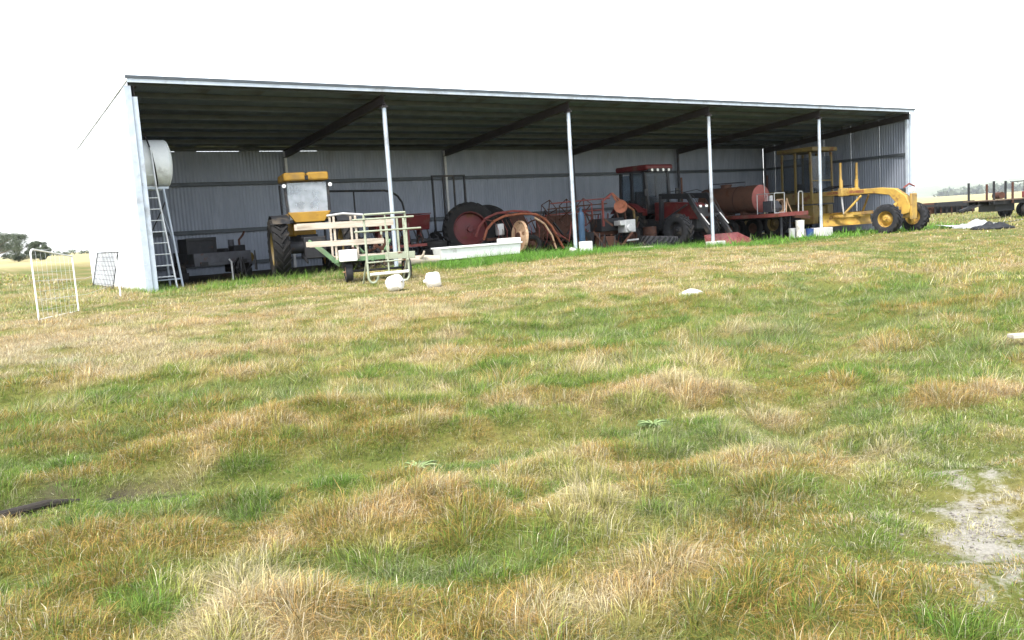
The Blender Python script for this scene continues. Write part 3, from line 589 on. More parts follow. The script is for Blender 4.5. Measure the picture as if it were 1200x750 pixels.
lgd = thing('log', 'pale grey log lying on the grass at the end of the white trough', 'log', (8.0, 0.55, 0.0), -12)
b = B(); b.tube([(-0.65, 0, 0.17), (-0.2, 0.03, 0.19), (0.3, 0.0, 0.18), (0.72, -0.03, 0.16)], [0.13, 0.15, 0.145, 0.125], 12); b.build('trunk', WOOD, lgd)
B().tube([(0.1, -0.1, 0.25), (0.18, -0.2, 0.35), (0.2, -0.24, 0.46)], [0.05, 0.04, 0.03], 8).build('branch_stub', WOOD, lgd)
tb = thing('timber_stack', 'low stack of dark timber offcuts beside the pale log', 'timber', (7.6, 1.5, 0), 20)
for k in range(7): B().bar((-0.6+random.uniform(-.1, .1), (k % 4)*0.16-0.2, 0.05+0.1*(k//4)), (0.6+random.uniform(-.1, .2), (k % 4)*0.16-0.2+random.uniform(-.05, .05), 0.05+0.1*(k//4)), 0.14, 0.09).build('plank', WOODD if k % 3 else WOOD, tb, 0.004)

# ------------------------------------------------------------------ black rack, big wheels, trough
br = thing('steel_rack', 'tall black steel frame with upright bars against the back wall', 'rack', (12.4, 5.6, 0), 0)
for k in range(4):
    x = -0.72+k*0.48; B().bar((x, 0, 1.0 if k in (1, 2) else 0.0), (x+0.0, 0, 3.1), 0.08 if k in (0, 3) else 0.06, 0.06).build('upright', BLACK, br, 0.006)
for z in (3.13, 1.0): B().bar((-0.76, 0, z), (0.76, 0, z), 0.06, 0.07).build('rail', BLACK, br, 0.006)
for s in (-1, 1): B().bar((s*0.72, 0.03, 1.1), (s*0.72, 0.8, 0.0), 0.05, 0.05).build('stay', BLACK, br)
def loose_wheel(label, x, y, R, w, rr, rim, az, tilt, lugs=22):
    o = thing('tractor_wheel', label, 'wheel', (x, y, g0(x, y)), az)
    t = math.radians(tilt); ax = V(0, -math.cos(t), math.sin(t)); c_ = V(0, 0.0, R*math.cos(t)+w*0.5*math.sin(t))
    wheel(o, c_, ax, R, w, rr, rim, lugs, RUBBER, dish=0.1, lug_h=0.05, name='rim')
    return o
loose_wheel('huge spare tractor wheel with dark red centre leaning behind the white trough', 11.9, 3.5, 1.0, 0.5, 0.66, RED, -20, 6)
loose_wheel('big black tractor wheel half hidden behind the red-centred one', 13.35, 4.5, 0.95, 0.48, 0.55, DGREY, -50, 5)

tg = thing('feed_trough', 'long white metal feed trough with a raised end, set on the grass', 'trough', (10.6, 1.0, 0.0), 0)
LX = 1.6
b = B()
o_ = [(-LX, -0.28), (LX, -0.28), (LX, 0.28), (-LX, 0.28)]
def ring(z, ins): return [(math.copysign(abs(x)-ins, x), math.copysign(abs(y)-ins, y), z) for x, y in o_]
vs_ = ring(0.10, 0.05)+ring(0.50, 0.0)+ring(0.50, 0.035)+ring(0.14, 0.085)
fs = [(3, 2, 1, 0), (12, 13, 14, 15)]
for q in range(3):
    for i in range(4): fs.append((q*4+i, q*4+(i+1) % 4, q*4+4+(i+1) % 4, q*4+4+i))
b.add(vs_, fs); b.build('tub', WHITEP, tg, 0.008)
for y in (-0.30, 0.30): B().bar((-LX-0.03, y, 0.485), (LX+0.03, y, 0.485), 0.05, 0.05).build('rim_rail', WHITEP, tg, 0.008)
B().box((1.28, 0.0, 0.57), (0.66, 0.52, 0.16)).build('float_cover', WHITEP, tg, 0.02)
for x in (-1.2, -0.2, 1.25): B().box((x, 0, 0.045), (0.14, 0.5, 0.13)).build('foot', DGREY, tg, 0.01)

# ------------------------------------------------------------------ hay rake with curved red pipes
hr = thing('hay_rake', 'rusty hay rake with arched red pipes and a cream disc wheel', 'hay rake', (13.3, 2.35, 0), -6)
for y, m_, dz in ((-0.25, ORANGE, 0), (0.35, REDF, 0.12)):
    pts = [(-1.6, y, 0.62), (-1.45, y, 0.98), (-1.15, y, 1.26), (-0.7, y, 1.42), (0.0, y, 1.47), (0.6, y, 1.42), (0.95, y, 1.25), (1.25, y, 0.95), (1.5, y, 0.5), (1.72, y, 0.1)]
    B().tube([(a, b_, c_+dz) for a, b_, c_ in pts], 0.045, 10).build('arch_pipe', m_, hr)
B().tube([(0.55, -0.25, 1.30), (0.95, -0.25, 1.05), (1.25, -0.25, 0.6), (1.4, -0.25, 0.1)], 0.035).build('arch_pipe', CREAM, hr)
for x in (-1.2, -0.4, 0.4, 1.0): B().bar((x, -0.3, 1.25 if abs(x) > .9 else 1.42), (x, 0.4, 1.36 if abs(x) > .9 else 1.54), 0.04, 0.04).build('tie_bar', REDF, hr)
def spoked(parent, c_, ax, R, m_, k=10):
    b = B(); b.lathe([(R-0.05, -0.05), (R, -0.06), (R, 0.06), (R-0.05, 0.05), (R-0.05, -0.05)], c_, ax, 32)
    b.lathe([(0.001, -0.07), (0.09, -0.07), (0.09, 0.07), (0.001, 0.07)], c_, ax, 14)
    a_ = Vector(ax).normalized(); u = V(0, 0, 1); p = a_.cross(u).normalized(); q = a_.cross(p); cc = Vector(c_)
    for i in range(k):
        t = 2*PI*i/k; e = p*math.cos(t)+q*math.sin(t); b.tube([cc+e*0.07, cc+e*(R-0.03)], 0.016, 6)
    return b.build('spoked_wheel', m_, parent)
dw = B(); dw.lathe([(0.001, 0.05), (0.16, 0.05), (0.2, 0.0), (0.46, -0.02), (0.54, 0.05), (0.56, 0.05), (0.56, -0.06), (0.46, -0.06), (0.001, -0.03)], (-0.30, -0.55, 0.66), (-0.95, 0.02, 0.08), 32); dw.build('disc_wheel', CREAM, hr)
dwh = B(); dwh.lathe([(0.001, 0.1), (0.14, 0.1), (0.15, 0.04)], (-0.30, -0.55, 0.66), (-0.95, 0.02, 0.08), 20); dwh.build('wheel_hub', RUST, hr)
spoked(hr, (1.1, 0.55, 0.62), (-0.4, -0.9, 0), 0.62, RUST)
B().bar((-1.3, 0.1, 0.62), (1.4, 0.1, 0.62), 0.1, 0.1).build('main_beam', RUST, hr)
for k in range(14):
    x = -1.0+k*0.17; B().tube([(x, 0.05, 1.3), (x+0.03, -0.25, 0.9), (x+0.02, -0.2, 0.45), (x, 0.1, 0.15)], 0.012, 5).build('rake_tine', RUST if k % 2 else REDF, hr)
B().box((-0.85, -0.1, 0.95), (0.26, 0.24, 0.42)).build('gearbox', LGREY, hr, 0.04)
B().cyl((-0.9, -0.2, 0.7), (-0.9, -0.5, 0.5), 0.06).build('drive_shaft', DGREY, hr)
wheel(hr, (0.35, -0.3, 0.34), (-0.5, -0.86, 0), 0.35, 0.2, 0.2, RUST, 0, RUBBER)

# ------------------------------------------------------------------ red windrower / baler with orange flywheel
wr = thing('windrower', 'old red and rusty windrower with orange flywheel and alloy engine', 'harvester', (17.6, 3.0, -0.1), 0)
for y in (-0.6, 0.6): B().bar((-2.2, y, 0.62), (1.6, y, 0.62), 0.1, 0.14).build('chassis_rail', RUST, wr)
for x in (-2.1, -0.8, 0.4, 1.5): B().bar((x, -0.65, 0.6), (x, 0.65, 0.6), 0.1, 0.1).build('cross_member', RUST, wr)
for k, z in enumerate((1.95, 1.75, 1.52, 1.35)): B().tube([(-2.5, -0.3+k*0.2, z-0.06), (-0.4, -0.3+k*0.2, z+0.02), (0.5, -0.3+k*0.2, z+0.04)], 0.028, 6).build('reel_bar', REDF if k % 2 == 0 else RUST, wr)
for x in (-2.4, -1.5, -0.6):
    b = B(); cc = V(x, 0.0, 1.5)
    for i in range(6):
        t = 2*PI*i/6+x; b.tube([cc, cc+V(0, math.cos(t)*0.55, math.sin(t)*0.55)], 0.02, 6)
    b.tube([cc+V(0, math.cos(2*PI*i/6+x)*0.55, math.sin(2*PI*i/6+x)*0.55) for i in range(6)], 0.018, 6, True); b.build('reel_spider', RUST if x < -1 else REDF, wr)
for k in range(16):
    x = -2.4+k*0.125; B().tube([(x, -0.55, 1.35), (x+0.01, -0.6, 1.0)], 0.009, 5).build('reel_tine', RUST, wr)
B().box((-1.5, 0.55, 1.05), (2.2, 0.1, 0.8)).build('back_plate', RUST, wr, 0.01)
B().box((-1.35, -0.75, 0.42), (1.0, 0.08, 0.55)).build('side_plate', DGREY, wr, 0.01)
B().bar((-2.4, -0.85, 0.2), (-0.4, -0.85, 0.2), 0.2, 0.06).build('cutter_bar', MGREY, wr)
# flywheel stand and engine in front
b = B(); b.lathe([(0.001, 0.07), (0.07, 0.07), (0.07, 0.03), (0.15, 0.025), (0.22, 0.06), (0.26, 0.06), (0.26, -0.05), (0.15, -0.03), (0.001, -0.03)], (0.1, -1.35, 1.62), (-0.75, -0.62, 0.15), 28); b.build('flywheel', ORANGE, wr)
for p, q, m_ in (((0.15, -1.25, 1.62), (-0.1, -1.1, 2.15), ORANGE), ((-0.1, -1.1, 2.15), (0.45, -1.1, 1.75), ORANGE), ((-0.55, -1.1, 1.9), (-0.1, -1.1, 2.15), REDF), ((-0.6, -1.1, 1.9), (-0.6, -1.1, 0.9), REDF), ((0.45, -1.1, 1.78), (1.0, -1.1, 1.45), ORANGE), ((1.0, -1.1, 1.45), (1.05, -1.1, 0.8), YELD), ((-0.6, -1.1, 1.2), (-0.3, -1.3, 0.9), RUST)):
    B().bar(p, q, 0.06, 0.07).build('frame_bar', m_, wr)
b = B(); b.box((0.55, -1.15, 0.85), (0.55, 0.45, 0.5)); b.box((0.3, -1.15, 0.98), (0.5, 0.4, 0.2)); b.cyl((0.5, -1.42, 0.78), (0.5, -1.36, 0.78), 0.16); b.build('engine', LGREY, wr, 0.03)
for k in range(5): B().tube([(0.85, -1.25+0.03*k, 1.05), (0.95+0.03*k, -1.3, 1.2), (1.05, -1.1, 0.9-0.05*k), (1.0, -0.9, 0.6)], 0.014, 6).build('hose', YELD if k % 2 else BLACK, wr)
B().box((0.1, -0.5, 0.95), (1.2, 0.7, 0.5)).build('gearbox', DGREY, wr, 0.03)
b = B(); b.box((-0.7, -1.3, 0.3), (0.62, 0.5, 0.42)); b.build('toolbox', RUST, wr, 0.015)
B().bar((0.15, -1.5, 0.3), (0.85, -1.6, 0.32), 0.06, 0.06).build('step_bar', LGREY, wr)
for s, x in ((-1, -1.6), (-1, 1.0)): wheel(wr, (x, s*0.9, 0.42), (0, s, 0), 0.42, 0.24, 0.24, RUST, 0, RUBBER)
for s, x in ((1, -1.6), (1, 1.0)): wheel(wr, (x, s*0.9, 0.42), (0, s, 0), 0.42, 0.24, 0.24, RUST, 0, RUBBER)
pc = thing('gas_cylinder', 'narrow blue gas cylinder standing just right of the second post', 'gas cylinder', (15.15, 1.0, g0(15.15, 1)))
B().lathe([(0.001, 0), (0.11, 0), (0.115, 0.02), (0.115, 1.3), (0.10, 1.38), (0.06, 1.44), (0.035, 1.46), (0.035, 1.50), (0.001, 1.5)], (0, 0, 0), (0, 0, 1), 20).build('body', BLUE, pc)
B().lathe([(0.045, 1.46), (0.05, 1.46), (0.05, 1.6), (0.045, 1.6)], (0, 0, 0), (0, 0, 1), 14).build('valve_guard', BLUE, pc)
pw = thing('plank', 'grey plank lying on the dirt left of the black tyre', 'plank', (16.8, 0.2, g0(16.8, .2)), -25)
B().bar((-0.7, 0, 0.05), (0.8, 0, 0.06), 0.22, 0.05).build('board', WOOD, pw, 0.005)

def oil_drum(label, x, y, m_, lying=False, rz=0):
    o = thing('oil_drum', label, 'oil drum', (x, y, g0(x, y)+(0.29 if lying else 0)), rz, 'drums among the machines')
    prof = [(0.001, 0.02), (0.27, 0.02), (0.285, 0), (0.285, 0.02), (0.28, 0.03), (0.28, 0.28), (0.292, 0.30), (0.28, 0.32), (0.28, 0.58), (0.292, 0.60), (0.28, 0.62), (0.28, 0.85), (0.285, 0.88), (0.27, 0.86), (0.001, 0.86)]
    B().lathe(prof, (0, 0, 0), (1, 0, 0) if lying else (0, 0, 1), 26).build('shell', m_, o)
    B().cyl((0.86, 0.15, 0) if lying else (0.15, 0, 0.86), (0.89, 0.15, 0) if lying else (0.15, 0, 0.89), 0.04, None, 10).build('bung', MGREY, o)
oil_drum('dark oil drum standing behind the orange flywheel', 19.3, 3.9, DGREY)
oil_drum('rusty oil drum between windrower and red tractor', 20.1, 2.6, RUST)
oil_drum('blackened oil drum lying behind the cream disc wheel', 14.9, 3.6, BLACK, True, 30)
for k in range(3):
    o = thing('worn_tyre', ('bottom', 'middle', 'top')[k]+' tyre of the black stack behind the pale log', 'tyre', (9.55+0.05*k, 2.3-0.04*k, 0.24*k), 10*k, 'stack of worn tyres')
    tyre_builder(0.42, 0.23, 0.22, 0, 0.0, (0, 0, 0.12), (0, 0, 1), 26).build('casing', RUBBER, o)
hw = thing('disc_harrow', 'black disc harrow in the gloom behind the windrower', 'harrow', (17.0, 5.6, -0.2), 6)
for y in (-0.5, 0.5):
    B().cyl((-1.9, y, 0.34), (1.9, y, 0.34), 0.04).build('disc_shaft', DGREY, hw)
    for k in range(12): B().lathe([(0.001, 0.07), (0.2, 0.04), (0.33, -0.03), (0.33, -0.04), (0.2, 0.02), (0.001, 0.05)], (-1.8+k*0.325, y, 0.34), (1, 0.0, 0), 18).build('disc', RUST if k % 2 else DGREY, hw)
    B().bar((-1.9, y, 0.85), (1.9, y, 0.85), 0.12, 0.12).build('frame_beam', BLACK, hw)
    for x in (-1.6, 0, 1.6): B().bar((x, y, 0.85), (x, y, 0.36), 0.06, 0.08).build('hanger', BLACK, hw)
for x in (-1.6, 0, 1.6): B().bar((x, -0.6, 0.96), (x, 0.6, 0.96), 0.1, 0.1).build('cross_beam', BLACK, hw)
B().tube([(-0.5, 0, 0.95), (0, 0, 1.75), (0.5, 0, 0.95)], 0.05).build('mast', BLACK, hw)
pl = thing('baler', 'dark rust-brown baler body in the gloom behind the hay rake', 'baler', (14.3, 5.2, 0), -4)
b = B(); b.prism([(-0.7, 0.45), (0.7, 0.45), (0.8, 1.0), (0.5, 1.5), (-0.4, 1.55), (-0.8, 1.1)], (-0.95, 0, 0), (1, 0, 0), (0, 1, 0), 1.9); b.build('body', RUST, pl, 0.03)
for s in (-1, 1): wheel(pl, (s*1.1, 0.1, 0.4), (s, 0, 0), 0.4, 0.22, 0.22, REDF, 0, RUBBER)
B().bar((0, -0.6, 0.6), (0.3, -1.7, 0.5), 0.1, 0.12).build('drawbar', DGREY, pl)
for k in range(7): B().tube([(-0.8+k*0.26, -0.75, 1.15), (-0.8+k*0.26, -0.95, 0.8), (-0.8+k*0.26, -0.75, 0.35)], 0.02, 6).build('pickup_tine', DGREY, pl)
B().lathe([(0.001, -0.05), (0.34, -0.05), (0.36, 0), (0.34, 0.05), (0.001, 0.05)], (-1.02, -0.2, 1.0), (1, 0, 0), 22).build('pulley', RED, pl)

rt_ = random.Random(12)
def tangle(name, label, cat, x, y, rz, sx, sz, nrods, mats):
    o = thing(name, label, cat, (x, y, g0(x, y)), rz)
    for k in range(nrods):
        a_ = rt_.uniform(-sx, sx); b_ = a_+rt_.uniform(-0.9, 0.9)*sx*0.8; z0 = rt_.uniform(0.02, sz*0.5); z1 = rt_.uniform(0.1, sz); y0_ = rt_.uniform(-0.4, 0.4); y1_ = rt_.uniform(-0.4, 0.4)
        m_ = mats[k % len(mats)]
        if k % 3 == 0: B().tube([(a_, y0_, z0), ((a_+b_)/2, (y0_+y1_)/2, max(z0, z1)+0.2), (b_, y1_, z1*0.4)], rt_.uniform(0.015, 0.03), 6).build('bent_rod', m_, o)
        else: B().bar((a_, y0_, z0), (b_, y1_, z1), rt_.uniform(0.03, 0.08), rt_.uniform(0.03, 0.06)).build('iron_bar', m_, o)
    return o
tangle('scrap_heap', 'tangle of rusty bars heaped between hay rake and second post', 'scrap', 15.6, 2.3, 10, 0.9, 1.25, 22, (RUST, REDF, DGREY, RUST, BLACK))
tangle('scrap_heap', 'dark tangle of bent rods in front of the windrower', 'scrap', 16.7, 1.5, -5, 0.9, 0.8, 18, (DGREY, BLACK, RUST))
tangle('scrap_heap', 'heap of dark iron and red bars left of the huge wheel', 'scrap', 10.3, 2.6, 0, 0.7, 0.75, 18, (BLACK, RED, DGREY, RUST))
tangle('scrap_heap', 'reddish pile of reel bars behind the orange flywheel', 'scrap', 18.6, 3.2, 0, 1.0, 1.7, 24, (REDF, RUST, RED, BLACK))
tangle('scrap_heap', 'low dark pile of iron under the timber rails behind the green trailer', 'scrap', 6.3, 0.9, 0, 0.9, 0.6, 16, (BLACK, DGREY, RUST))
tangle('scrap_heap', 'dark iron heaped beside the pump engine near the yellow tyre', 'scrap', 3.1, 2.2, 0, 0.35, 0.9, 10, (DGREY, BLACK))
# footing blocks
def block(label, x, y, d, rz, m_=CONC):
    o = tag(B().box((0, 0, d[2]/2-0.05), d).build('concrete_block', m_, None, 0.02), label, 'block', 'blocks at the post feet')
    o.location = (x, y, g0(x, y)); o.rotation_euler = (0, 0, math.radians(rz))
block('white square block at the foot of the second free-standing post', 14.28, -0.22, (0.34, 0.34, 0.42), 8, WHITEP)
block('pale footing block around the third free-standing post', 21.12, -0.02, (0.62, 0.5, 0.24), 4)
block('large concrete footing block under the fourth free-standing post', 28.02, -0.02, (0.66, 0.66, 0.42), 3)
def rock(name, label, x, y, s, seed, m_=STONE):
    bm = bmesh.new(); bmesh.ops.create_icosphere(bm, subdivisions=3, radius=1); rs = random.Random(seed)
    dirs = [(Vector((rs.uniform(-1, 1), rs.uniform(-1, 1), rs.uniform(-1, 1))).normalized(), rs.uniform(0.62, 0.9)) for _ in range(16)]
    for v in bm.verts:
        p = v.co.copy()
        for d_, k in dirs:
            e = p.dot(d_)
            if e > k: p -= d_*(e-k)
        v.co = Vector((p.x*s[0], p.y*s[1], p.z*s[2]))
    me_ = bpy.data.meshes.new(name); bm.to_mesh(me_); bm.free(); me_.materials.append(m_)
    o = bpy.data.objects.new(name, me_); COL.objects.link(o); o.location = (x, y, float(gz(x, y))+s[2]*0.45); o.rotation_euler = (0, 0, rs.uniform(0, 6)); return tag(o, label, 'rock')
rock('rock', 'pale rock just left of the foot of the second free-standing post', 13.65, -0.25, (0.2, 0.16, 0.13), 3)
rock('rock', 'flat white rock showing in the middle of the grass', 6.61, -12.27, (0.27, 0.2, 0.12), 5)

# ------------------------------------------------------------------ black tyre lying flat
ft = thing('loose_tyre', 'worn black tractor tyre lying flat in front of the red tractor', 'tyre', (18.35, 0.35, g0(18.3, .3)), 20)
tyre_builder(0.74, 0.46, 0.42, 22, 0.04, (0, 0, 0.25), (0.05, -0.06, 1)).build('casing', RUBBERG, ft)

# ------------------------------------------------------------------ red tractor with front loader
rt = thing('red_tractor', 'red cab tractor with front end loader, nose to the opening', 'tractor', (21.95, 2.0, -0.27), 4)
for s in (-1, 1):
    wheel(rt, (s*0.86, 0, 0.68), (s, 0, 0), 0.69, 0.42, 0.38, DGREY, 18, RUBBERG, lug_h=0.045)
    wheel(rt, (s*0.95, 2.7, 0.92), (s, 0, 0), 0.93, 0.5, 0.52, DGREY, 20, RUBBER, dish=-0.2, lug_h=0.05)
    b = B(); b.lathe([(1.02, -0.28), (1.04, -0.28), (1.04, 0.28), (1.02, 0.28)], (s*0.92, 2.7, 0.92), (1, 0, 0), 16, arc=PI*0.6, start=PI*1.2); b.build('mudguard', RED, rt)
B().cyl((-0.7, 0, 0.68), (0.7, 0, 0.68), 0.12).build('front_axle', DGREY, rt)
B().box((0, 1.2, 0.95), (0.55, 3.4, 0.5)).build('engine_block', DGREY, rt, 0.02)
b = B(); b.prism([(-0.62, 1.1), (1.7, 1.1), (1.7, 1.92), (-0.3, 1.78), (-0.6, 1.64)], (-0.36, 0, 0), (1, 0, 0), (0, 1, 0), 0.72); b.build('bonnet', RED, rt, 0.05)
B().box((0, -0.635, 1.42), (0.6, 0.04, 0.42)).build('grille', BLACK, rt, 0.01)
for s in (-1, 1): B().box((s*0.2, -0.665, 1.62), (0.16, 0.03, 0.1)).build('headlight', LENS, rt, 0.01)
CW = 0.78
for s in (-1, 1):
    for p, q in (((s*CW*0.9, 1.72, 1.5), (s*CW*0.94, 1.85, 3.25)), ((s*CW, 2.55, 1.4), (s*CW, 2.55, 3.25)), ((s*CW, 3.25, 1.6), (s*CW*0.96, 3.2, 3.25))): B().bar(p, q, 0.12, 0.13).build('cab_pillar', BLACK, rt, 0.01)
    B().box((s*CW, 2.14, 2.45), (0.012, 0.72, 1.5)).build('door_glass', GLASSD, rt); B().box((s*CW, 2.9, 2.5), (0.012, 0.6, 1.3)).build('side_window', GLASSD, rt)
    B().box((s*CW, 2.5, 1.52), (0.05, 1.5, 0.28)).build('cab_side_panel', RED, rt, 0.01)
B().box((0, 1.80, 2.5), (1.34, 0.012, 1.36)).build('windscreen', GLASSD, rt); B().box((0, 3.24, 2.6), (1.42, 0.012, 1.1)).build('rear_window', GLASSC, rt)
B().box((0, 2.5, 1.5), (1.5, 1.5, 0.1)).build('cab_floor', BLACK, rt)
B().box((0, 2.05, 1.85), (1.3, 0.3, 0.6)).build('dashboard', BLACK, rt, 0.05)
B().box((0, 3.2, 1.8), (1.45, 0.08, 0.55)).build('cab_rear_panel', BLACK, rt, 0.02)
b = B(); b.box((0, 2.52, 3.42), (1.72, 1.85, 0.24)); b.build('cab_roof', RED, rt, 0.07)
B().box((0, 1.64, 3.30), (1.5, 0.12, 0.12)).build('light_bar', BLACK, rt, 0.01)
for k in range(4): B().cyl((-0.54+k*0.36, 1.59, 3.30), (-0.54+k*0.36, 1.55, 3.30), 0.062, None, 14).build('work_light', LENS, rt)
b = B(); b.box((0, 2.85, 2.1), (0.5, 0.12, 0.7)); b.box((0, 2.65, 1.8), (0.5, 0.5, 0.14)); b.build('seat', SEATM, rt, 0.03)
b = B(); b.tube(arc((0, 0, 0), 0.2, 0, 345, 20, 'xy'), 0.016, 6, True); o = b.build('steering_wheel', BLACK, rt); o.location = (0, 2.2, 2.12); o.rotation_euler = (-0.6, 0, 0)
B().tube([(0, 2.0, 1.5), (0, 2.2, 2.1)], 0.03).build('steering_column', BLACK, rt)
for s in (-1, 1):
    x = s*0.62
    B().bar((x, 1.1, 0.8), (x, 1.05, 2.15), 0.12, 0.2).build('loader_tower', BLACK, rt, 0.01)
    b = B(); b.bar((x, 1.15, 2.15), (x, -0.45, 2.05), 0.12, 0.22); b.bar((x, -0.35, 2.1), (x, -1.50, 0.42), 0.12, 0.2); b.build('loader_arm', BLACK, rt, 0.012)
    B().tube([(x+s*0.01, 0.9, 1.15), (x, -0.3, 1.72)], 0.045).build('lift_cylinder', DGREY, rt); B().tube([(x, -0.35, 2.02), (x, -1.0, 1.32)], 0.04).build('tilt_cylinder', DGREY, rt)
    B().tube([(x, -1.0, 1.32), (x, -1.42, 0.85)], 0.024).build('cylinder_rod', LGREY, rt)
    B().tube([(x+0.06, 1.0, 2.26), (x+0.06, 0.2, 2.34), (x+0.06, -0.6, 2.08), (x+0.06, -1.2, 1.1)], 0.014, 6).build('hose', BLACK, rt)
    B().box((s*1.0, 1.55, 2.35), (0.2, 0.05, 0.3)).build('mirror', BLACK, rt, 0.01)
B().bar((-0.62, -0.95, 1.25), (0.62, -0.95, 1.25), 0.1, 0.1).build('cross_tube', BLACK, rt)
b = B(); pro = [(-1.5, 0.46), (-1.52, 0.26), (-1.62, 0.08), (-1.80, 0.0), (-2.25, 0.0), (-2.27, 0.03), (-1.82, 0.04), (-1.66, 0.12), (-1.57, 0.28), (-1.55, 0.46)]
b.prism([(a, e) for a, e in pro], (-1.05, 0, 0), (1, 0, 0), (0, 1, 0), 2.1); b.build('bucket', REDPINK, rt, 0.004)
for s in (-1, 1):
    b = B(); b.prism([(-1.5, 0.46), (-1.52, 0.26), (-1.62, 0.08), (-1.80, 0.0), (-2.25, 0.0), (-2.1, 0.2)], (s*1.065-0.015, 0, 0), (1, 0, 0), (0, 1, 0), 0.03); b.build('bucket_side', REDPINK, rt)
B().cyl((0.55, 0.9, 1.9), (0.55, 0.9, 2.9), 0.045, None, 12).build('exhaust', RUST, rt)

# ------------------------------------------------------------------ water tanker trailer
wt = thing('tank_trailer', 'flat red trailer carrying a rusty red round water tank and pump', 'tank trailer', (27.42, 1.0, -0.27), 0)
b = B(); Rk = 0.63
b.lathe([(0.001, -0.14), (Rk*0.5, -0.11), (Rk*0.85, -0.05), (Rk, 0.0), (Rk+0.01, 0.02)], (0, 1.75, 1.82), (0, 1, 0), 36); b.build('tank_end', mat('faded_pink_tank_end', (0.32, 0.10, 0.085), (0.22, 0.065, 0.055), 3, 0.7, 0, 0.08, rust=0.2, dirt=0.15), wt)
B().lathe([(Rk+0.004, 0.02), (Rk+0.004, 3.3), (Rk*0.85, 3.4), (0.001, 3.45)], (0, 1.75, 1.82), (0, 1, 0), 36).build('tank_shell', RUSTT, wt)
for y in (2.9, 4.6): B().lathe([(Rk+0.006, -0.03), (Rk+0.016, -0.03), (Rk+0.016, 0.03), (Rk+0.006, 0.03)], (0, y, 1.82), (0, 1, 0), 36).build('strap', RUST, wt)
B().lathe([(0.25, 0), (0.25, 0.12), (0.28, 0.12), (0.28, 0.17), (0.001, 0.19)], (0, 3.8, 1.82+Rk-0.03), (0, 0, 1), 20).build('filler_hatch', RUSTT, wt)
B().tube([(-0.35, 2.4, 2.40), (-0.3, 2.4, 2.62), (-0.3, 4.6, 2.66), (-0.35, 4.6, 2.40)], 0.03).build('grab_rail', MGREY, wt)
for y in (2.5, 3.8, 5.2): B().box((0, y, 1.19), (1.0, 0.16, 0.16)).build('tank_saddle', RUST, wt)
B().box((0, 2.7, 1.07), (1.95, 5.4, 0.06)).build('deck', RUST, wt, 0.006)
B().bar((-1.0, -0.02, 1.04), (1.0, -0.02, 1.04), 0.06, 0.18).build('front_beam', REDF, wt, 0.006)
for s in (-1, 1): B().bar((s*0.99, 0.0, 1.02), (s*0.99, 5.4, 1.02), 0.05, 0.16).build('side_rail', REDF if s < 0 else RUST, wt, 0.006)
for s in (-1, 1):
    for y in (2.9, 3.9): wheel(wt, (s*0.85, y, 0.44), (s, 0, 0), 0.45, 0.26, 0.26, RUST, 0, RUBBER)
    B().bar((s*0.4, 0.1, 0.93), (s*0.4, 5.2, 0.93), 0.1, 0.18).build('chassis_rail', DGREY, wt)
b = B(); b.box((-0.35, 0.95, 1.42), (0.5, 0.5, 0.5)); b.cyl((-0.35, 0.68, 1.48), (-0.35, 0.6, 1.48), 0.2, None, 20); b.cyl((-0.05, 0.9, 1.35), (0.18, 0.9, 1.35), 0.17, None, 16); b.build('pump', MGREY, wt, 0.03)
B().cyl((-0.35, 0.95, 1.68), (-0.35, 0.95, 1.92), 0.12, 0.1, 14).build('pump_engine_top', LGREY, wt)
b = B()
for x in (-0.72, -0.02): b.tube([(x, 0.45, 1.1), (x, 0.45, 2.0), (x, 1.4, 2.0), (x, 1.4, 1.1)], 0.022, 8)
b.tube([(-0.72, 0.45, 2.0), (-0.02, 0.45, 2.0)], 0.022, 8); b.tube([(-0.72, 0.45, 1.12), (-0.02, 0.45, 1.12)], 0.022, 8); b.build('pump_guard', LGREY, wt)
b = B()
for k in range(5): b.tube(arc((0.3, 0.85+0.05*k, 1.42), 0.3-0.012*(k % 2), 0, 352, 26), 0.022, 6, True)
b.build('hose_reel', CREAM, wt)
B().tube([(0.02, 0.4, 1.12), (0.12, 0.42, 1.75), (0.25, 0.45, 1.5), (0.42, 0.4, 1.12)], 0.02, 6).build('hose', CREAM, wt)
b = B(); b.tube([(0.62, 0.2, 1.1), (0.66, 0.2, 1.95), (0.72, 0.2, 2.02), (0.90, 0.2, 2.02), (0.95, 0.2, 1.95), (0.95, 0.2, 1.1)], 0.025, 8); b.build('hand_rail', LGREY, wt)
B().tube([(0.0, 1.5, 1.1), (-0.08, 1.5, 2.5)], 0.018).build('breather_pipe', LGREY, wt)
B().bar((0.1, 0.1, 0.93), (0.1, -0.75, 0.85), 0.12, 0.12).build('drawbar', RUST, wt)
for x in (-0.55, 0.05): B().bar((x, 0.25, 0.95), (x, 0.25, 0.0), 0.07, 0.07).build('prop_leg', MGREY, wt)
def bucket(label, x, y, r, h, m_, grp='containers under the tank trailer'):
    o = thing('bucket', label, 'bucket', (x, y, g0(x, y)), random.uniform(0, 90), grp)
    B().lathe([(0.001, 0), (r*0.85, 0), (r, h), (r*1.06, h), (r*1.06, h-0.02), (r*0.97, h-0.02), (r*0.82, 0.02), (0.001, 0.02)], (0, 0, 0), (0, 0, 1), 22).build('shell', m_, o)
    B().tube([(r*math.cos(t), -0.05-0.3*r*math.sin(t), h-0.01+0.12*r*math.sin(t)) for t in [PI*i/8 for i in range(9)]], 0.005, 5).build('handle', LGREY, o)
bucket('tall white plastic bucket under the end of the tank trailer', 27.25, 0.55, 0.19, 0.75, WPLAS)
bucket('squat blue bucket beside the footing of the fourth post', 27.70, 0.35, 0.20, 0.36, BLPLAS)
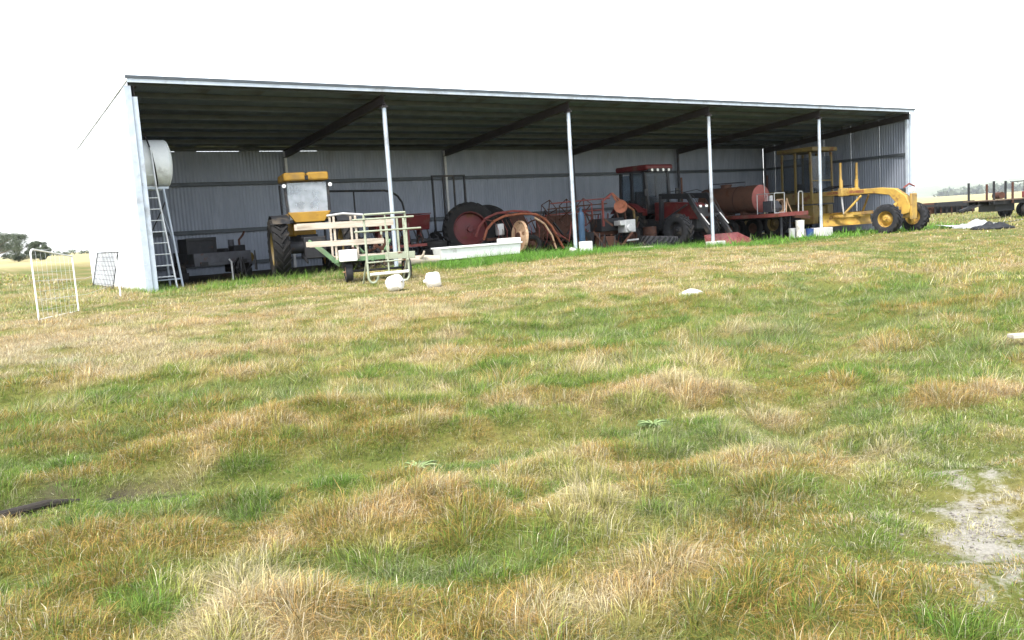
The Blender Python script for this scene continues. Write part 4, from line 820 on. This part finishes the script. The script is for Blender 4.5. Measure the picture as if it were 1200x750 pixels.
bucket('grey can left of the tall white bucket under the tank trailer', 26.55, 0.45, 0.15, 0.42, LGREY)
bucket('small white tub on the right of the blue bucket', 27.98, 0.75, 0.17, 0.34, WPLAS)

# ------------------------------------------------------------------ yellow grader
gd = thing('road_grader', 'yellow road grader nosing out of the last bay on lugged tyres', 'grader', (31.25, -1.8, -0.36), 2)
for s in (-1, 1):
    wheel(gd, (s*1.15, 0, 0.64), (s, 0.0, 0), 0.65, 0.40, 0.36, YELG, 18, RUBBERG, dish=0.55, lug_h=0.04)
    for y in (5.9, 7.3): wheel(gd, (s*1.0, y, 0.66), (s, 0, 0), 0.66, 0.4, 0.36, YELD, 18, RUBBER, lug_h=0.04)
    B().box((s*0.78, 6.6, 0.75), (0.16, 1.8, 0.34)).build('tandem_case', YELD, gd, 0.03)
    B().bar((s*0.88, 0.0, 0.35), (s*0.80, 0.02, 1.05), 0.16, 0.2).build('kingpin', YELG, gd, 0.02)
    B().bar((s*0.16, 0.1, 1.25), (s*0.80, 0.0, 0.95), 0.14, 0.2).build('axle_arm', YELG, gd, 0.02)
B().bar((-0.85, 0.0, 0.72), (0.85, 0.0, 0.72), 0.2, 0.2).build('front_axle', YELG, gd, 0.02)
b = B(); b.prism([(-0.45, 0.85), (-0.12, 0.75), (0.05, 1.2), (0.45, 1.68), (1.2, 1.80), (4.2, 1.82), (4.2, 2.04), (0.9, 2.04), (0.2, 1.96), (-0.3, 1.62), (-0.5, 1.2)], (-0.17, 0, 0), (1, 0, 0), (0, 1, 0), 0.34); b.build('gooseneck_frame', YELG, gd, 0.025)
B().box((-0.176, 2.6, 1.94), (0.008, 1.9, 0.12)).build('dark_stripe', mat('dark_red_lettering', (0.12, 0.02, 0.025), (0.3, 0.16, 0.05), 14, 0.6), gd)
B().box((0.1, -0.52, 1.12), (0.46, 0.12, 1.15)).build('nose_plate', YELG, gd, 0.03)
B().tube([(-0.3, -0.3, 1.95), (-0.1, -0.45, 2.12), (0.25, -0.5, 2.0)], 0.04).build('hose', REDF, gd)
B().box((0.1, -0.45, 1.85), (0.3, 0.2, 0.2)).build('light_box', WHITEP, gd, 0.03)
for s in (-1, 1):
    B().tube([(s*0.62, 2.5, 1.75), (s*0.64, 2.5, 2.5), (s*0.66, 2.5, 2.52), (s*0.67, 2.5, 3.3)], [0.085, 0.085, 0.055, 0.05], 12).build('lift_cylinder', YELG, gd)
    B().tube([(s*0.62, 2.5, 1.75), (s*0.55, 2.45, 0.95)], 0.04).build('cylinder_rod', LGREY, gd)
    B().box((s*0.45, 2.5, 1.95), (0.6, 0.22, 0.36)).build('cylinder_bracket', YELG, gd, 0.03)
    B().bar((s*0.25, -0.05, 1.0), (s*0.45, 2.4, 0.92), 0.12, 0.14).build('draft_bar', YELG, gd, 0.015)
B().lathe([(0.55, -0.06), (0.75, -0.06), (0.75, 0.06), (0.55, 0.06), (0.55, -0.06)], (0, 2.6, 0.86), (0, 0, 1), 32).build('circle_gear', YELG, gd)
b = B(); pro = [(0.02+0.28*math.cos(t)-0.3, 0.42+0.32*math.sin(t)) for t in [math.radians(-75+150*i/10) for i in range(11)]]
inner = [(a-0.03, e) for a, e in pro[::-1]]
b.prism(pro+inner, (-1.3, 0, 0), (1, 0, 0), (0, 1, 0), 2.6); o = b.build('blade', YELG, gd); o.location = (0, 2.7, 0.3); o.rotation_euler = (0, 0, math.radians(-24))
B().box((0, 5.0, 1.12), (1.0, 2.0, 0.5)).build('rear_frame', YELD, gd, 0.03)
b = B(); b.box((0, 6.6, 1.75), (1.1, 2.5, 0.95)); b.build('engine_hood', YELD, gd, 0.05)
for s in (-1, 1):
    for p, q in (((s*0.85, 3.9, 1.5), (s*0.85, 3.95, 3.95)), ((s*0.88, 4.75, 1.5), (s*0.88, 4.75, 3.95)), ((s*0.85, 5.5, 1.5), (s*0.85, 5.5, 3.95))): B().bar(p, q, 0.1, 0.1).build('cab_pillar', YELD, gd, 0.01)
    B().box((s*0.87, 4.7, 1.78), (0.05, 1.7, 0.55)).build('cab_side_panel', YELD, gd, 0.02)
    B().box((s*0.86, 4.33, 2.9), (0.012, 0.75, 1.6)).build('side_window', GLASSD, gd); B().box((s*0.86, 5.12, 2.9), (0.012, 0.65, 1.6)).build('side_window', GLASSD, gd)
B().box((0, 3.9, 1.75), (1.7, 0.06, 0.5)).build('cab_front_panel', YELD, gd, 0.02)
B().box((0, 3.93, 2.9), (1.6, 0.012, 1.7)).build('windscreen', GLASSD, gd)
b = B(); b.box((0, 4.7, 4.08), (2.05, 2.0, 0.2)); b.build('cab_roof', YELD, gd, 0.04)
B().bar((-0.85, 3.93, 2.6), (0.85, 3.93, 2.6), 0.05, 0.05).build('window_rail', YELD, gd)
b = B(); b.box((0, 5.1, 2.15), (0.5, 0.12, 0.7)); b.box((0, 4.85, 1.85), (0.5, 0.5, 0.14)); b.build('seat', SEATM, gd, 0.03)
for s in (-1, 1):
    B().box((s*0.62, 4.2, 1.0), (0.4, 0.7, 0.9)).build('step_box', YELD, gd, 0.03)
    for k in range(3): B().tube([(s*(0.2+0.03*k), 3.9, 2.1), (s*(0.3+0.05*k), 3.2, 2.2+0.04*k), (s*0.5, 2.6, 2.25)], 0.014, 6).build('hose', BLACK, gd)
    B().tube([(s*0.3, 1.7, 1.75), (s*0.75, 2.3, 0.95)], 0.05).build('side_cylinder', YELG, gd)
B().box((0, 5.0, 0.95), (1.3, 1.6, 0.5)).build('belly_plate', BLACK, gd, 0.03)
for x in (-0.5, -0.3, 0.3, 0.5): B().tube([(x, 4.1, 1.6), (x, 3.98, 2.25)], 0.016, 6).build('control_lever', BLACK, gd)
B().cyl((0.25, 7.2, 2.2), (0.25, 7.2, 3.1), 0.05, None, 10).build('exhaust', RUST, gd)

# ------------------------------------------------------------------ things right of the shed
sf = thing('stake_trailer', 'dark flat-top trailer with upright stakes at the right edge of the yard', 'trailer', (47.4, 0.5, -0.36), -27)
for y in (-0.9, 0.0, 0.9):
    B().bar((-2.6, y, 0.92), (4.0, y, 0.92), 0.12, 0.2).build('deck_beam', BLACK, sf)
for k in range(13): B().bar((-2.55+k*0.53, -1.1, 1.055), (-2.55+k*0.53, 1.1, 1.055), 0.48, 0.06).build('deck_plank', WOODD, sf)
for k, x in enumerate((-2.45, -1.3, -0.1, 1.15, 2.4)):
    for y in (-1.05, 1.05): B().bar((x, y, 0.85), (x, y, 2.12 if k != 1 else 2.0), 0.09, 0.09).build('stake', RUST if k % 2 else BLACK, sf)
B().bar((0.2, 1.05, 2.05), (2.5, 1.05, 2.08), 0.05, 0.05).build('top_rail', DGREY, sf)
for x in (-0.2, 1.0):
    for s in (-1, 1): wheel(sf, (x, s*0.95, 0.42), (0, s, 0), 0.43, 0.26, 0.25, MGREY, 0, RUBBERG)
B().box((-1.5, 0, 0.62), (1.2, 1.4, 0.4)).build('under_box', BLACK, sf, 0.01)
B().bar((-2.6, -0.3, 0.85), (-3.8, 0, 0.55), 0.1, 0.12).build('drawbar', BLACK, sf); B().bar((-2.6, 0.3, 0.85), (-3.8, 0, 0.55), 0.1, 0.12).build('drawbar', BLACK, sf)
B().box((1.3, 0.2, 1.28), (1.3, 1.0, 0.36)).build('load_box', REDF, sf, 0.03)
B().cyl((-0.9, 0.3, 1.30), (-0.9, 0.9, 1.30), 0.2).build('load_roll', RUST, sf)
rd = thing('plough', 'low dark disc plough parked beyond the grader front wheels', 'plough', (61.0, 12.5, -0.36), -30)
B().bar((-2.6, 0, 0.85), (2.6, 0, 0.75), 0.2, 0.22).build('main_beam', BLACK, rd); B().bar((-2.4, -0.8, 0.8), (2.4, -0.8, 0.72), 0.15, 0.18).build('second_beam', BLACK, rd)
for k in range(12): 
    x = -2.4+k*0.43; B().lathe([(0.001, 0.06), (0.2, 0.03), (0.34, -0.03), (0.34, -0.04), (0.2, 0.01), (0.001, 0.04)], (x, -0.5, 0.34), (0.8, -0.6, 0), 18).build('plough_disc', RUST if k % 2 else DGREY, rd); B().bar((x, -0.4, 0.75), (x, -0.45, 0.35), 0.06, 0.08).build('disc_leg', BLACK, rd)
for s in (-1, 1): wheel(rd, (s*2.2, 0.7, 0.4), (s, 0.2, 0), 0.42, 0.24, 0.22, DGREY, 0, RUBBER)
for x_ in (-1.6, 0.2, 1.7): B().box((x_, -0.2, 0.58), (1.5, 0.7, 0.85)).build('frame_box', RUST if x_ < 0 else BLACK, rd, 0.02)
B().box((-2.7, 0.2, 0.35), (0.35, 0.5, 0.6)).build('counterweight', CONC, rd, 0.03)
def crumple(name, label, cat, x, y, sx, sy, h, m_, seed, rz):
    n_ = 26; vs_ = []; fs = []
    for j in range(n_+1):
        for i in range(n_+1):
            u, v = i/n_-.5, j/n_-.5; uu, vv = u*sx, v*sy
            e = max(0, 1-max(abs(u), abs(v))*2)**0.5
            zz_ = h*e*(0.25+1.2*float(fbm(np.array([uu*4.2+seed]), np.array([vv*4.2]), seed, 4, 0.6)[0]))
            wob = 0.18*float(fbm(np.array([uu*1.2+7]), np.array([vv*1.2+seed]), seed+5, 3)[0]-.5)
            vs_.append((uu+wob, vv+wob, zz_+0.01))
    for j in range(n_):
        for i in range(n_): a_ = j*(n_+1)+i; fs.append((a_, a_+1, a_+n_+2, a_+n_+1))
    b = B(); b.add(vs_, fs); o = b.build(name, m_, None, 0, 60); md = o.modifiers.new('thick', 'SOLIDIFY'); md.thickness = 0.012; md.offset = 1
    o.location = (x, y, g0(x, y)); o.rotation_euler = (0, 0, math.radians(rz)); return tag(o, label, cat)
crumple('tarpaulin', 'crumpled black plastic sheet lying on grass right of the grader', 'tarpaulin', 33.0, -4.9, 1.6, 0.7, 0.32, TARP, 4, -35)
crumple('tarpaulin', 'pale grey crumpled sheet beside the black plastic right of the grader', 'tarpaulin', 34.0, -3.7, 1.8, 0.9, 0.36, LGREY, 9, -30)
for k, (x, y, rz, z, tl, lab) in enumerate([(34.6, -2.6, -30, 0.08, 0.06, 'low iron sheet lying in grass nearest the grader tyre'), (35.7, -4.0, -48, 0.16, -0.10, 'curled iron sheet on the far side of the crumpled sheets')]):
    b = B(); k2 = 48; vs_ = []
    for i in range(k2+1): xx = i/k2*1.8-0.9; vs_ += [(xx, -0.4, 0.012*math.sin(i*PI/2+0.6)+0.05*xx*xx), (xx, 0.4, 0.012*math.sin(i*PI/2+0.6)+0.05*xx*xx)]
    b.add(vs_, [(2*i, 2*i+2, 2*i+3, 2*i+1) for i in range(k2)]); o = b.build('iron_sheet', GALV, None, 0, 80); o.location = (x, y, g0(x, y)+z); o.rotation_euler = (tl, tl*0.6, math.radians(rz)); tag(o, lab, 'iron sheet', 'scrap sheets right of the grader')
o = B().tube([(0, 0, 0.08), (2, -0.05, 0.1), (4.5, 0, 0.07), (7, 0.05, 0.1)], 0.05, 10).build('irrigation_pipe', POSTM); o.location = (36.2, -4.9, g0(37, -5)); o.rotation_euler = (0, 0, math.radians(-35)); tag(o, 'long pale pipe lying on the grass at the right edge', 'pipe')
o = B().bar((-0.9, 0, 0.09), (0.9, 0, 0.1), 0.12, 0.04).build('timber_plank', WOODP, None, 0.004); o.location = (5.35, -19.25, -0.49); o.rotation_euler = (0, 0, math.radians(-32)); tag(o, 'pale timber plank lying in grass at the right edge of the field', 'plank')

# ------------------------------------------------------------------ decayed log in the field, weeds
def gxy(x, y): return float(gz(x, y))
CHAR = mat('rotten_bark', (0.04, 0.034, 0.028), (0.022, 0.019, 0.016), 12, 0.95, 0, 0.5)
lo = thing('rotten_log', 'dark rotting log half sunk in the muddy hollow at the left edge', 'log', (-4.50, -16.62, gxy(-4.5, -16.62)-0.03), 8)
B().tube([(-0.45, 0, 0.03), (-0.1, 0.02, 0.06), (0.2, 0.0, 0.07), (0.42, 0.03, 0.03)], [0.02, 0.035, 0.03, 0.012], 10).build('trunk', CHAR, lo)
B().tube([(-0.2, -0.12, 0.03), (0.2, -0.16, 0.05), (0.6, -0.1, 0.02)], [0.01, 0.014, 0.006], 7).build('branch', CHAR, lo)
WEED = mat('weed_leaf', (0.15, 0.22, 0.075), (0.23, 0.29, 0.13), 25, 0.6)
def weed(label, x, y, r, nl, seed):
    rs = random.Random(seed); o = thing('thistle', label, 'weed', (x, y, gxy(x, y)-0.01))
    for k in range(nl):
        a_ = 2*PI*k/nl+rs.uniform(-.25, .25); L_ = r*rs.uniform(0.65, 1.1); el = rs.uniform(0.25, 0.9); wd = r*0.07; vs_ = []; m_ = 7
        for i in range(m_+1):
            t_ = i/m_; rad = L_*t_*math.cos(el*(1-t_*0.7)); z_ = L_*(t_*math.sin(el)-0.75*t_*t_*math.sin(el))+0.03; w_ = wd*math.sin(PI*min(t_*0.92+0.06, 1))*(1.25 if i % 2 else 0.7)
            for s in (-1, 0, 1): vs_.append((rad*math.cos(a_)-s*w_*math.sin(a_), rad*math.sin(a_)+s*w_*math.cos(a_), z_-(0.012 if s == 0 else 0)))
        fs = []
        for i in range(m_):
            for q in range(2): fs.append((i*3+q, i*3+q+1, i*3+q+4, i*3+q+3))
        b = B(); b.add(vs_, fs); b.build('leaf', WEED, o, 0, 60)
weed('pale thistle rosette in the grass, centre right of the field', -0.13, -18.21, 0.15, 26, 1)
weed('flat thistle rosette among grass in the middle foreground', -2.04, -17.76, 0.16, 26, 2)

# ------------------------------------------------------------------ grass
def make_grass(name, N, d0, d1, w0, w1, hs, seg, seed, label, ang=38, bias=1.0):
    rng = np.random.default_rng(seed)
    u = rng.random(N)**bias; r = np.sqrt(d0**2+(d1**2-d0**2)*u); th = yaw+np.radians(rng.uniform(-ang, ang, N))
    x = -4.84+r*np.sin(th); y = -23.13+r*np.cos(th)
    dry, strip, sml, mid, d = fields(x, y)
    f1, wdx, wdy, wid = worley(x+0.26*(fbm(x/0.22, y/0.22, 101, 3)-.5), y+0.26*(fbm(x/0.22+5, y/0.22, 103, 3)-.5), 0.36, 200)
    size = 0.10+0.26*wid; tus = np.clip(1.15-f1/size, 0, 1.1)*(0.15+1.05*vnoise(np.floor(wid*9999), wid*0+0.5, 7)**1.3)*(0.55+0.9*mid)+0.16*sml
    wr_ = vnoise(np.floor(wid*7777)+0.0, wid*0+3.0, 9)
    dry = np.clip(dry+(wr_-0.5)*0.50*(1-strip), 0, 1)
    sand = sand_mask(x, y); bare = bare_mask(x, y)
    sparse_r = smn((x+2.2)/1.5)*smn((-y-19.6)/1.2)
    inside = (x > -0.1) & (x < 35.1) & (y > 0.9)
    pk_ = np.where(inside, np.clip(1-(y-0.9)/1.5, 0, 1)*0.6, 1.0)
    pk_ = pk_*(1-np.clip(sand*0.75-0.1, 0, 0.5))*(1-bare*0.93)*(0.72+0.28*np.clip(tus*1.3, 0, 1))
    pk_[(x > -0.15) & (x < 35.2) & (y > 2.6) & (y < 9.3)] = 0
    pk_[(x > 9.0) & (x < 12.25) & (y > 0.7) & (y < 1.3)] = 0
    keep = rng.random(N) < pk_
    tr_ = np.maximum(track2(x, y), np.exp(-((y+16.6+0.35*(x+4.4))/0.5)**2)*smn((x+7)/2)*smn((1.5-x)/3))
    x, y, dry, strip, sml, mid, d, tus, sparse_r, wdx, wdy, f1, wr_, tr_, sandk = [q[keep] for q in (x, y, dry, strip, sml, mid, d, tus, sparse_r, wdx, wdy, f1, wr_, tr_, np.clip(sand, 0, 1))]
    n_ = len(x); z = gz(x, y)-0.008; rdg = ridge(x, y)
    band = smn((-y-2.0)/1.5)*smn((13.5+y)/5.0)
    H = hs*(0.44+0.95*tus)*(0.65+0.6*(mid))*(1-0.45*tr_)*(1-0.45*sandk)*(1-0.30*band)*(1+0.9*strip)*(1-0.5*sparse_r)*rng.uniform(0.55, 1.35, n_)
    lead = np.arctan2(wdy+0.05*np.sin(9*fbm(x/0.9, y/0.9, 84, 2)), wdx+0.05)+rng.normal(0, 1.0, n_)
    lean = np.where(rng.random(n_) < 0.45, rng.uniform(0.9, 1.7, n_), np.clip(rng.normal(0.70, 0.38, n_), 0.05, 1.3))*H
    lx, ly = np.cos(lead)*lean, np.sin(lead)*lean
    az = rng.uniform(0, PI, n_); wd = rng.uniform(w0, w1, n_)*(0.7+0.5*rng.random(n_)); ex, ey = np.cos(az)*wd/2, np.sin(az)*wd/2
    hz = np.sqrt(np.clip(H*H-(lean*0.8)**2, (0.22*H)**2, None))
    # colours: green at the foot, drier at the tip; some wholly dead blades
    jit = rng.normal(0, 0.14, n_); pale = np.exp(-((x+3.4)/1.3)**2-((y+9.6)/1.6)**2); dead = rng.random(n_) < (0.07+0.24*dry+0.2*sparse_r+0.6*pale)
    foot = palette(np.clip(dry*0.72+jit*0.5-0.10, 0, 1)); tip = palette(np.clip(dry*1.0+0.16+jit, 0, 1))
    rus = (np.clip((fbm(x/0.9+50, y/0.7, 91, 3)-0.50+0.4*(wr_-0.45)+0.8*rdg)*5, 0, 1)*(rng.random(n_) < 0.7)*(1-strip))[:, None]
    tip = tip*(1-rus*0.8)+np.array([0.42, 0.200, 0.062])*rus*0.85; foot = foot*(1-rus*0.35)+np.array([0.20, 0.12, 0.04])*rus*0.35
    sg = ((rng.random(n_) < np.clip(0.22-2.2*rdg, 0, 0.6))*(1-strip))[:, None]; sage = np.array([0.225, 0.25, 0.12])*(0.7+0.6*rng.random(n_))[:, None]
    foot = foot*(1-0.6*sg)+sage*0.6*0.7*sg; tip = tip*(1-0.7*sg)+sage*0.7*sg
    lush = np.array([0.10, 0.235, 0.03])*(0.8+0.5*rng.random(n_))[:, None]
    s_ = (strip*0.85)[:, None]; foot = foot*(1-s_)+lush*0.8*s_; tip = tip*(1-s_)+lush*1.25*s_
    dc = np.array([0.50, 0.44, 0.33])*(0.65+0.6*rng.random(n_))[:, None]; dm = dead[:, None]*(1-0.7*s_)
    foot = foot*(1-dm*0.6)+dc*dm*0.6; tip = tip*(1-dm*0.85)+dc*dm*0.85
    val = np.exp(rng.normal(0, 0.36, n_)).clip(0.5, 1.9)[:, None]; foot, tip = foot*val*0.78, tip*val*1.04  # bases darkened: dead growth, plus shade of the gaps put into the colour
    if seg == 2:
        P = np.zeros((n_, 5, 3)); Cc = np.zeros((n_, 5, 3))
        P[:, 0] = np.stack([x-ex, y-ey, z], 1); P[:, 1] = np.stack([x+ex, y+ey, z], 1)
        P[:, 2] = np.stack([x-ex*0.75+lx*0.32, y-ey*0.75+ly*0.32, z+hz*0.62], 1); P[:, 3] = np.stack([x+ex*0.75+lx*0.32, y+ey*0.75+ly*0.32, z+hz*0.62], 1)
        droop = np.clip(rng.normal(0.35, 0.4, n_), 0, 1.1); P[:, 4] = np.stack([x+lx*(1+0.25*droop), y+ly*(1+0.25*droop), z+hz*np.clip(1.0-0.75*droop, 0.12, 1)], 1)
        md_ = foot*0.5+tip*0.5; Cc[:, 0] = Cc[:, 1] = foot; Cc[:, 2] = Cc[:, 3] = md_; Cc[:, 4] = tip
        T = np.array([[0, 1, 3], [0, 3, 2], [2, 3, 4]]); k_ = 5
    else:
        P = np.zeros((n_, 3, 3)); Cc = np.zeros((n_, 3, 3))
        P[:, 0] = np.stack([x-ex, y-ey, z], 1); P[:, 1] = np.stack([x+ex, y+ey, z], 1); P[:, 2] = np.stack([x+lx, y+ly, z+hz], 1)
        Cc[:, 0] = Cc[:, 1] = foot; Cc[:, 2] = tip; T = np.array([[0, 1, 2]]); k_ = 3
    tri = (np.arange(n_)[:, None, None]*k_+T[None]).reshape(-1, 3)
    me = bpy.data.meshes.new(name); me.vertices.add(n_*k_); me.vertices.foreach_set('co', P.astype(np.float32).ravel())
    me.loops.add(tri.size); me.loops.foreach_set('vertex_index', tri.astype(np.int32).ravel())
    me.polygons.add(len(tri)); me.polygons.foreach_set('loop_start', (np.arange(len(tri))*3).astype(np.int32)); me.update()
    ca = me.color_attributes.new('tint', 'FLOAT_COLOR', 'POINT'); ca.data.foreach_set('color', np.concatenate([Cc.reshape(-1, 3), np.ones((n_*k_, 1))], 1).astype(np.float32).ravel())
    me.materials.append(GRASS); o = bpy.data.objects.new(name, me); COL.objects.link(o); o['kind'] = 'stuff'; o['label'] = label; o['category'] = 'grass'
GRASS = bpy.data.materials.new('grass_blades'); GRASS.use_nodes = True; n = GRASS.node_tree.nodes; L = GRASS.node_tree.links
b = n['Principled BSDF']; b.inputs['Roughness'].default_value = 0.55; b.inputs['Specular IOR Level'].default_value = 0.25
at = n.new('ShaderNodeAttribute'); at.attribute_name = 'tint'; L.new(at.outputs['Color'], b.inputs['Base Color'])
tl = n.new('ShaderNodeBsdfTranslucent'); L.new(at.outputs['Color'], tl.inputs[0]); mx = n.new('ShaderNodeMixShader'); mx.inputs[0].default_value = 0.35
L.new(b.outputs[0], mx.inputs[1]); L.new(tl.outputs[0], mx.inputs[2]); L.new(mx.outputs[0], n['Material Output'].inputs[0])
make_grass('grass', 600000, 2.3, 8.2, 0.0017, 0.0042, 0.128, 2, 1, 'mixed green and straw coloured grass covering the near field')
make_grass('grass', 560000, 8.0, 16.5, 0.004, 0.0085, 0.142, 1, 2, 'tussocky dry and green grass across the middle of the field')
make_grass('grass', 480000, 16.2, 34, 0.009, 0.017, 0.135, 1, 3, 'dry grass and lush green strip along the shed front')
make_grass('grass', 160000, 33.5, 80, 0.03, 0.06, 0.17, 1, 4, 'far thin grass around and beyond the shed')

rg = np.random.default_rng(5); vs_ = []; fs = []
for k in range(500):
    a_, r_ = rg.uniform(0, 2*PI), abs(rg.normal(0, 0.55)); x_, y_ = -0.75+r_*math.cos(a_), -21.1+0.8*r_*math.sin(a_)
    if rg.random() > float(sand_base(np.array([x_]), np.array([y_]))[0])*0.9+0.1: continue
    z_ = float(gz(x_, y_)); q = rg.uniform(0.003, 0.011); o_ = len(vs_)
    for dx_, dy_, dz_ in ((1, 0, 0), (0, 1, 0), (-1, 0, 0), (0, -1, 0), (0, 0, 0.7), (0, 0, -0.5)): vs_.append((x_+dx_*q*rg.uniform(0.6, 1.4), y_+dy_*q*rg.uniform(0.6, 1.4), z_+q*0.3+dz_*q))
    fs += [(o_+i, o_+(i+1) % 4, o_+4) for i in range(4)]+[(o_+(i+1) % 4, o_+i, o_+5) for i in range(4)]
b = B(); b.add(vs_, fs); o = b.build('gravel', mat('grit', (0.20, 0.18, 0.155), (0.12, 0.11, 0.095), 40, 0.95), None, 0, 0); o['kind'] = 'stuff'; o['label'] = 'small grit on the bare sandy patch at lower right'; o['category'] = 'gravel'

# ------------------------------------------------------------------ far trees, treeline, hills
LEAF = bpy.data.materials.new('gum_leaves'); LEAF.use_nodes = True; n = LEAF.node_tree.nodes; L = LEAF.node_tree.links
b = n['Principled BSDF']; b.inputs['Roughness'].default_value = 0.6; oi = n.new('ShaderNodeNewGeometry'); t = n.new('ShaderNodeTexNoise'); t.inputs['Scale'].default_value = 1.3; L.new(oi.outputs['Position'], t.inputs['Vector'])
mxr = n.new('ShaderNodeMix'); mxr.data_type = 'RGBA'; mxr.inputs[6].default_value = (0.035, 0.055, 0.025, 1); mxr.inputs[7].default_value = (0.085, 0.105, 0.06, 1); L.new(t.outputs[0], mxr.inputs[0]); L.new(mxr.outputs[2], b.inputs['Base Color'])
def tree(label, x, y, h, cr_, seed, base=0.25, nclump=26, dens=90):
    rs = np.random.default_rng(seed); o = thing('gum_tree', label, 'tree', (x, y, g0(x, y)), 0, 'trees beyond the field')
    b = B(); b.tube([(0, 0, -0.3), (0.15, 0.1, h*0.3), (-0.1, 0.2, h*0.6), (0.1, 0, h*0.85)], [h*0.022, h*0.016, h*0.010, h*0.004], 8)
    cl = []
    for k in range(nclump):
        a_ = rs.uniform(0, 2*PI); zt = rs.uniform(base, 1.0); rad = cr_*math.sqrt(rs.random())*(0.35+0.9*math.sin(PI*min(1, max(0.05, (zt-base)/(1.02-base)))))
        c_ = np.array([rad*math.cos(a_), rad*math.sin(a_), h*zt*0.95]); cl.append((c_, cr_*rs.uniform(0.20, 0.36)))
        if k % 3 == 0: b.tube([(0.05, 0.1, max(h*0.2, c_[2]*0.55)), tuple(c_*np.array([.5, .5, .8])), tuple(c_)], [h*0.011, h*0.007, h*0.003], 5)
    b.build('trunk', BARK, o)
    vs_ = []; s = 0.075*max(1, h/7)
    for c_, rr_ in cl:
        p = rs.normal(0, 1, (dens, 3)); p /= np.linalg.norm(p, axis=1)[:, None]; p = c_+p*(rr_*rs.random((dens, 1))**0.45)*np.array([1.1, 1.1, 0.75])
        e1 = rs.normal(0, 1, (dens, 3)); e2 = rs.normal(0, 1, (dens, 3)); e1 /= np.linalg.norm(e1, axis=1)[:, None]; e2 /= np.linalg.norm(e2, axis=1)[:, None]
        sz = s*rs.uniform(0.6, 1.5, (dens, 1)); vs_.append(np.stack([p-e1*sz, p+e2*sz*0.6, p+e1*sz, p-e2*sz*0.6], 1).reshape(-1, 3))
    vs_ = np.concatenate(vs_); bb = B(); bb.v = [tuple(q) for q in vs_]; bb.f = [(i*4, i*4+1, i*4+2, i*4+3) for i in range(len(vs_)//4)]
    me_ = bpy.data.meshes.new('crown'); me_.from_pydata(bb.v, [], bb.f); me_.materials.append(LEAF); oo = bpy.data.objects.new('crown', me_); COL.objects.link(oo); oo.parent = o
for k, (px_x, px_y, h, cr_, lab) in enumerate([(6.2, 151.0, 5.4, 3.6, 'round dark tree cut by the left edge of the picture'), (10.6, 160.0, 5.2, 3.0, 'dark bushy tree second from the left edge'), (13.4, 152.0, 3.4, 1.9, 'low dark tree at the right end of the left-hand clump')]):
    tree(lab, px_x, px_y, h, cr_, 30+k, 0.10, 46, 420)
def treeline(name, label, p0, p1, h, n_, seed):
    rs = np.random.default_rng(seed); vs_ = []
    for k in range(n_):
        t_ = rs.random(); c_ = np.array([p0[0]+(p1[0]-p0[0])*t_, p0[1]+(p1[1]-p0[1])*t_+rs.uniform(-1.5, 1.5)*h, h*rs.uniform(0.15, 0.6)*(0.4+vnoise(np.array([t_*25]), np.array([seed+.5]), seed)[0])])
        m_ = 14; p = c_+rs.normal(0, 1, (m_, 3))*np.array([h*0.25, h*0.25, h*0.2]); p[:, 2] = np.abs(p[:, 2]); e1 = rs.normal(0, 1, (m_, 3)); e2 = rs.normal(0, 1, (m_, 3)); s = h*0.14
        vs_.append(np.stack([p-e1*s, p+e2*s, p+e1*s, p-e2*s], 1).reshape(-1, 3))
    vs_ = np.concatenate(vs_); me_ = bpy.data.meshes.new(name); me_.from_pydata([tuple(q) for q in vs_], [], [(i*4, i*4+1, i*4+2, i*4+3) for i in range(len(vs_)//4)]); me_.materials.append(LEAF)
    o = bpy.data.objects.new(name, me_); COL.objects.link(o); o.location = (0, 0, -0.35); o['kind'] = 'stuff'; o['label'] = label; o['category'] = 'trees'
treeline('far_trees', 'pale line of far trees on the left horizon', (34, 528), (84, 540), 3.2, 40, 3)
treeline('far_trees', 'distant blue tree belt on the right horizon', (2500, 1300), (3900, 300), 30, 500, 5)
HILLM = mat('far_hill_pasture', (0.20, 0.22, 0.13), (0.14, 0.16, 0.10), 0.006, 0.95)
vs_ = []; fs = []; nh = 160
for i in range(nh+1):
    t_ = i/nh; ang = math.radians(50+75*t_); rr_ = 5200
    hh = 115*math.sin(PI*t_)**0.7*(0.5+1.0*float(fbm(np.array([t_*7.0]), np.array([0.3]), 15, 4)[0]))
    for dr, f_ in ((-1100, 0), (-400, 0.7), (0, 1.0), (400, 0.6), (1000, -0.05)): vs_.append((CAM.x+(rr_+dr)*math.sin(ang), CAM.y+(rr_+dr)*math.cos(ang), -2+hh*f_))
for i in range(nh):
    for q in range(4): fs.append((i*5+q, i*5+q+1, i*5+q+6, i*5+q+5))
b = B(); b.add(vs_, fs); o = b.build('hills', HILLM, None, 0, 80); o['kind'] = 'structure'

# ------------------------------------------------------------------ haze
xs, ys = [v.co.x for v in ground.data.vertices], [v.co.y for v in ground.data.vertices]
x0, x1, y0, y1 = min(xs)-50, max(xs)+50, min(ys)-50, max(ys)+50
hz_ = B().box(((x0+x1)/2, (y0+y1)/2, 70), (x1-x0, y1-y0, 148))
hm = bpy.data.materials.new('haze_air'); hm.use_nodes = True; n = hm.node_tree.nodes; n.remove(n['Principled BSDF'])
pv = n.new('ShaderNodeVolumePrincipled'); pv.inputs['Color'].default_value = (0.93, 0.96, 1.0, 1); pv.inputs['Density'].default_value = 0.0001; pv.inputs['Anisotropy'].default_value = 0.2
hm.node_tree.links.new(pv.outputs[0], n['Material Output'].inputs['Volume'])
o = hz_.build('haze', hm, None, 0, 0); o['kind'] = 'stuff'
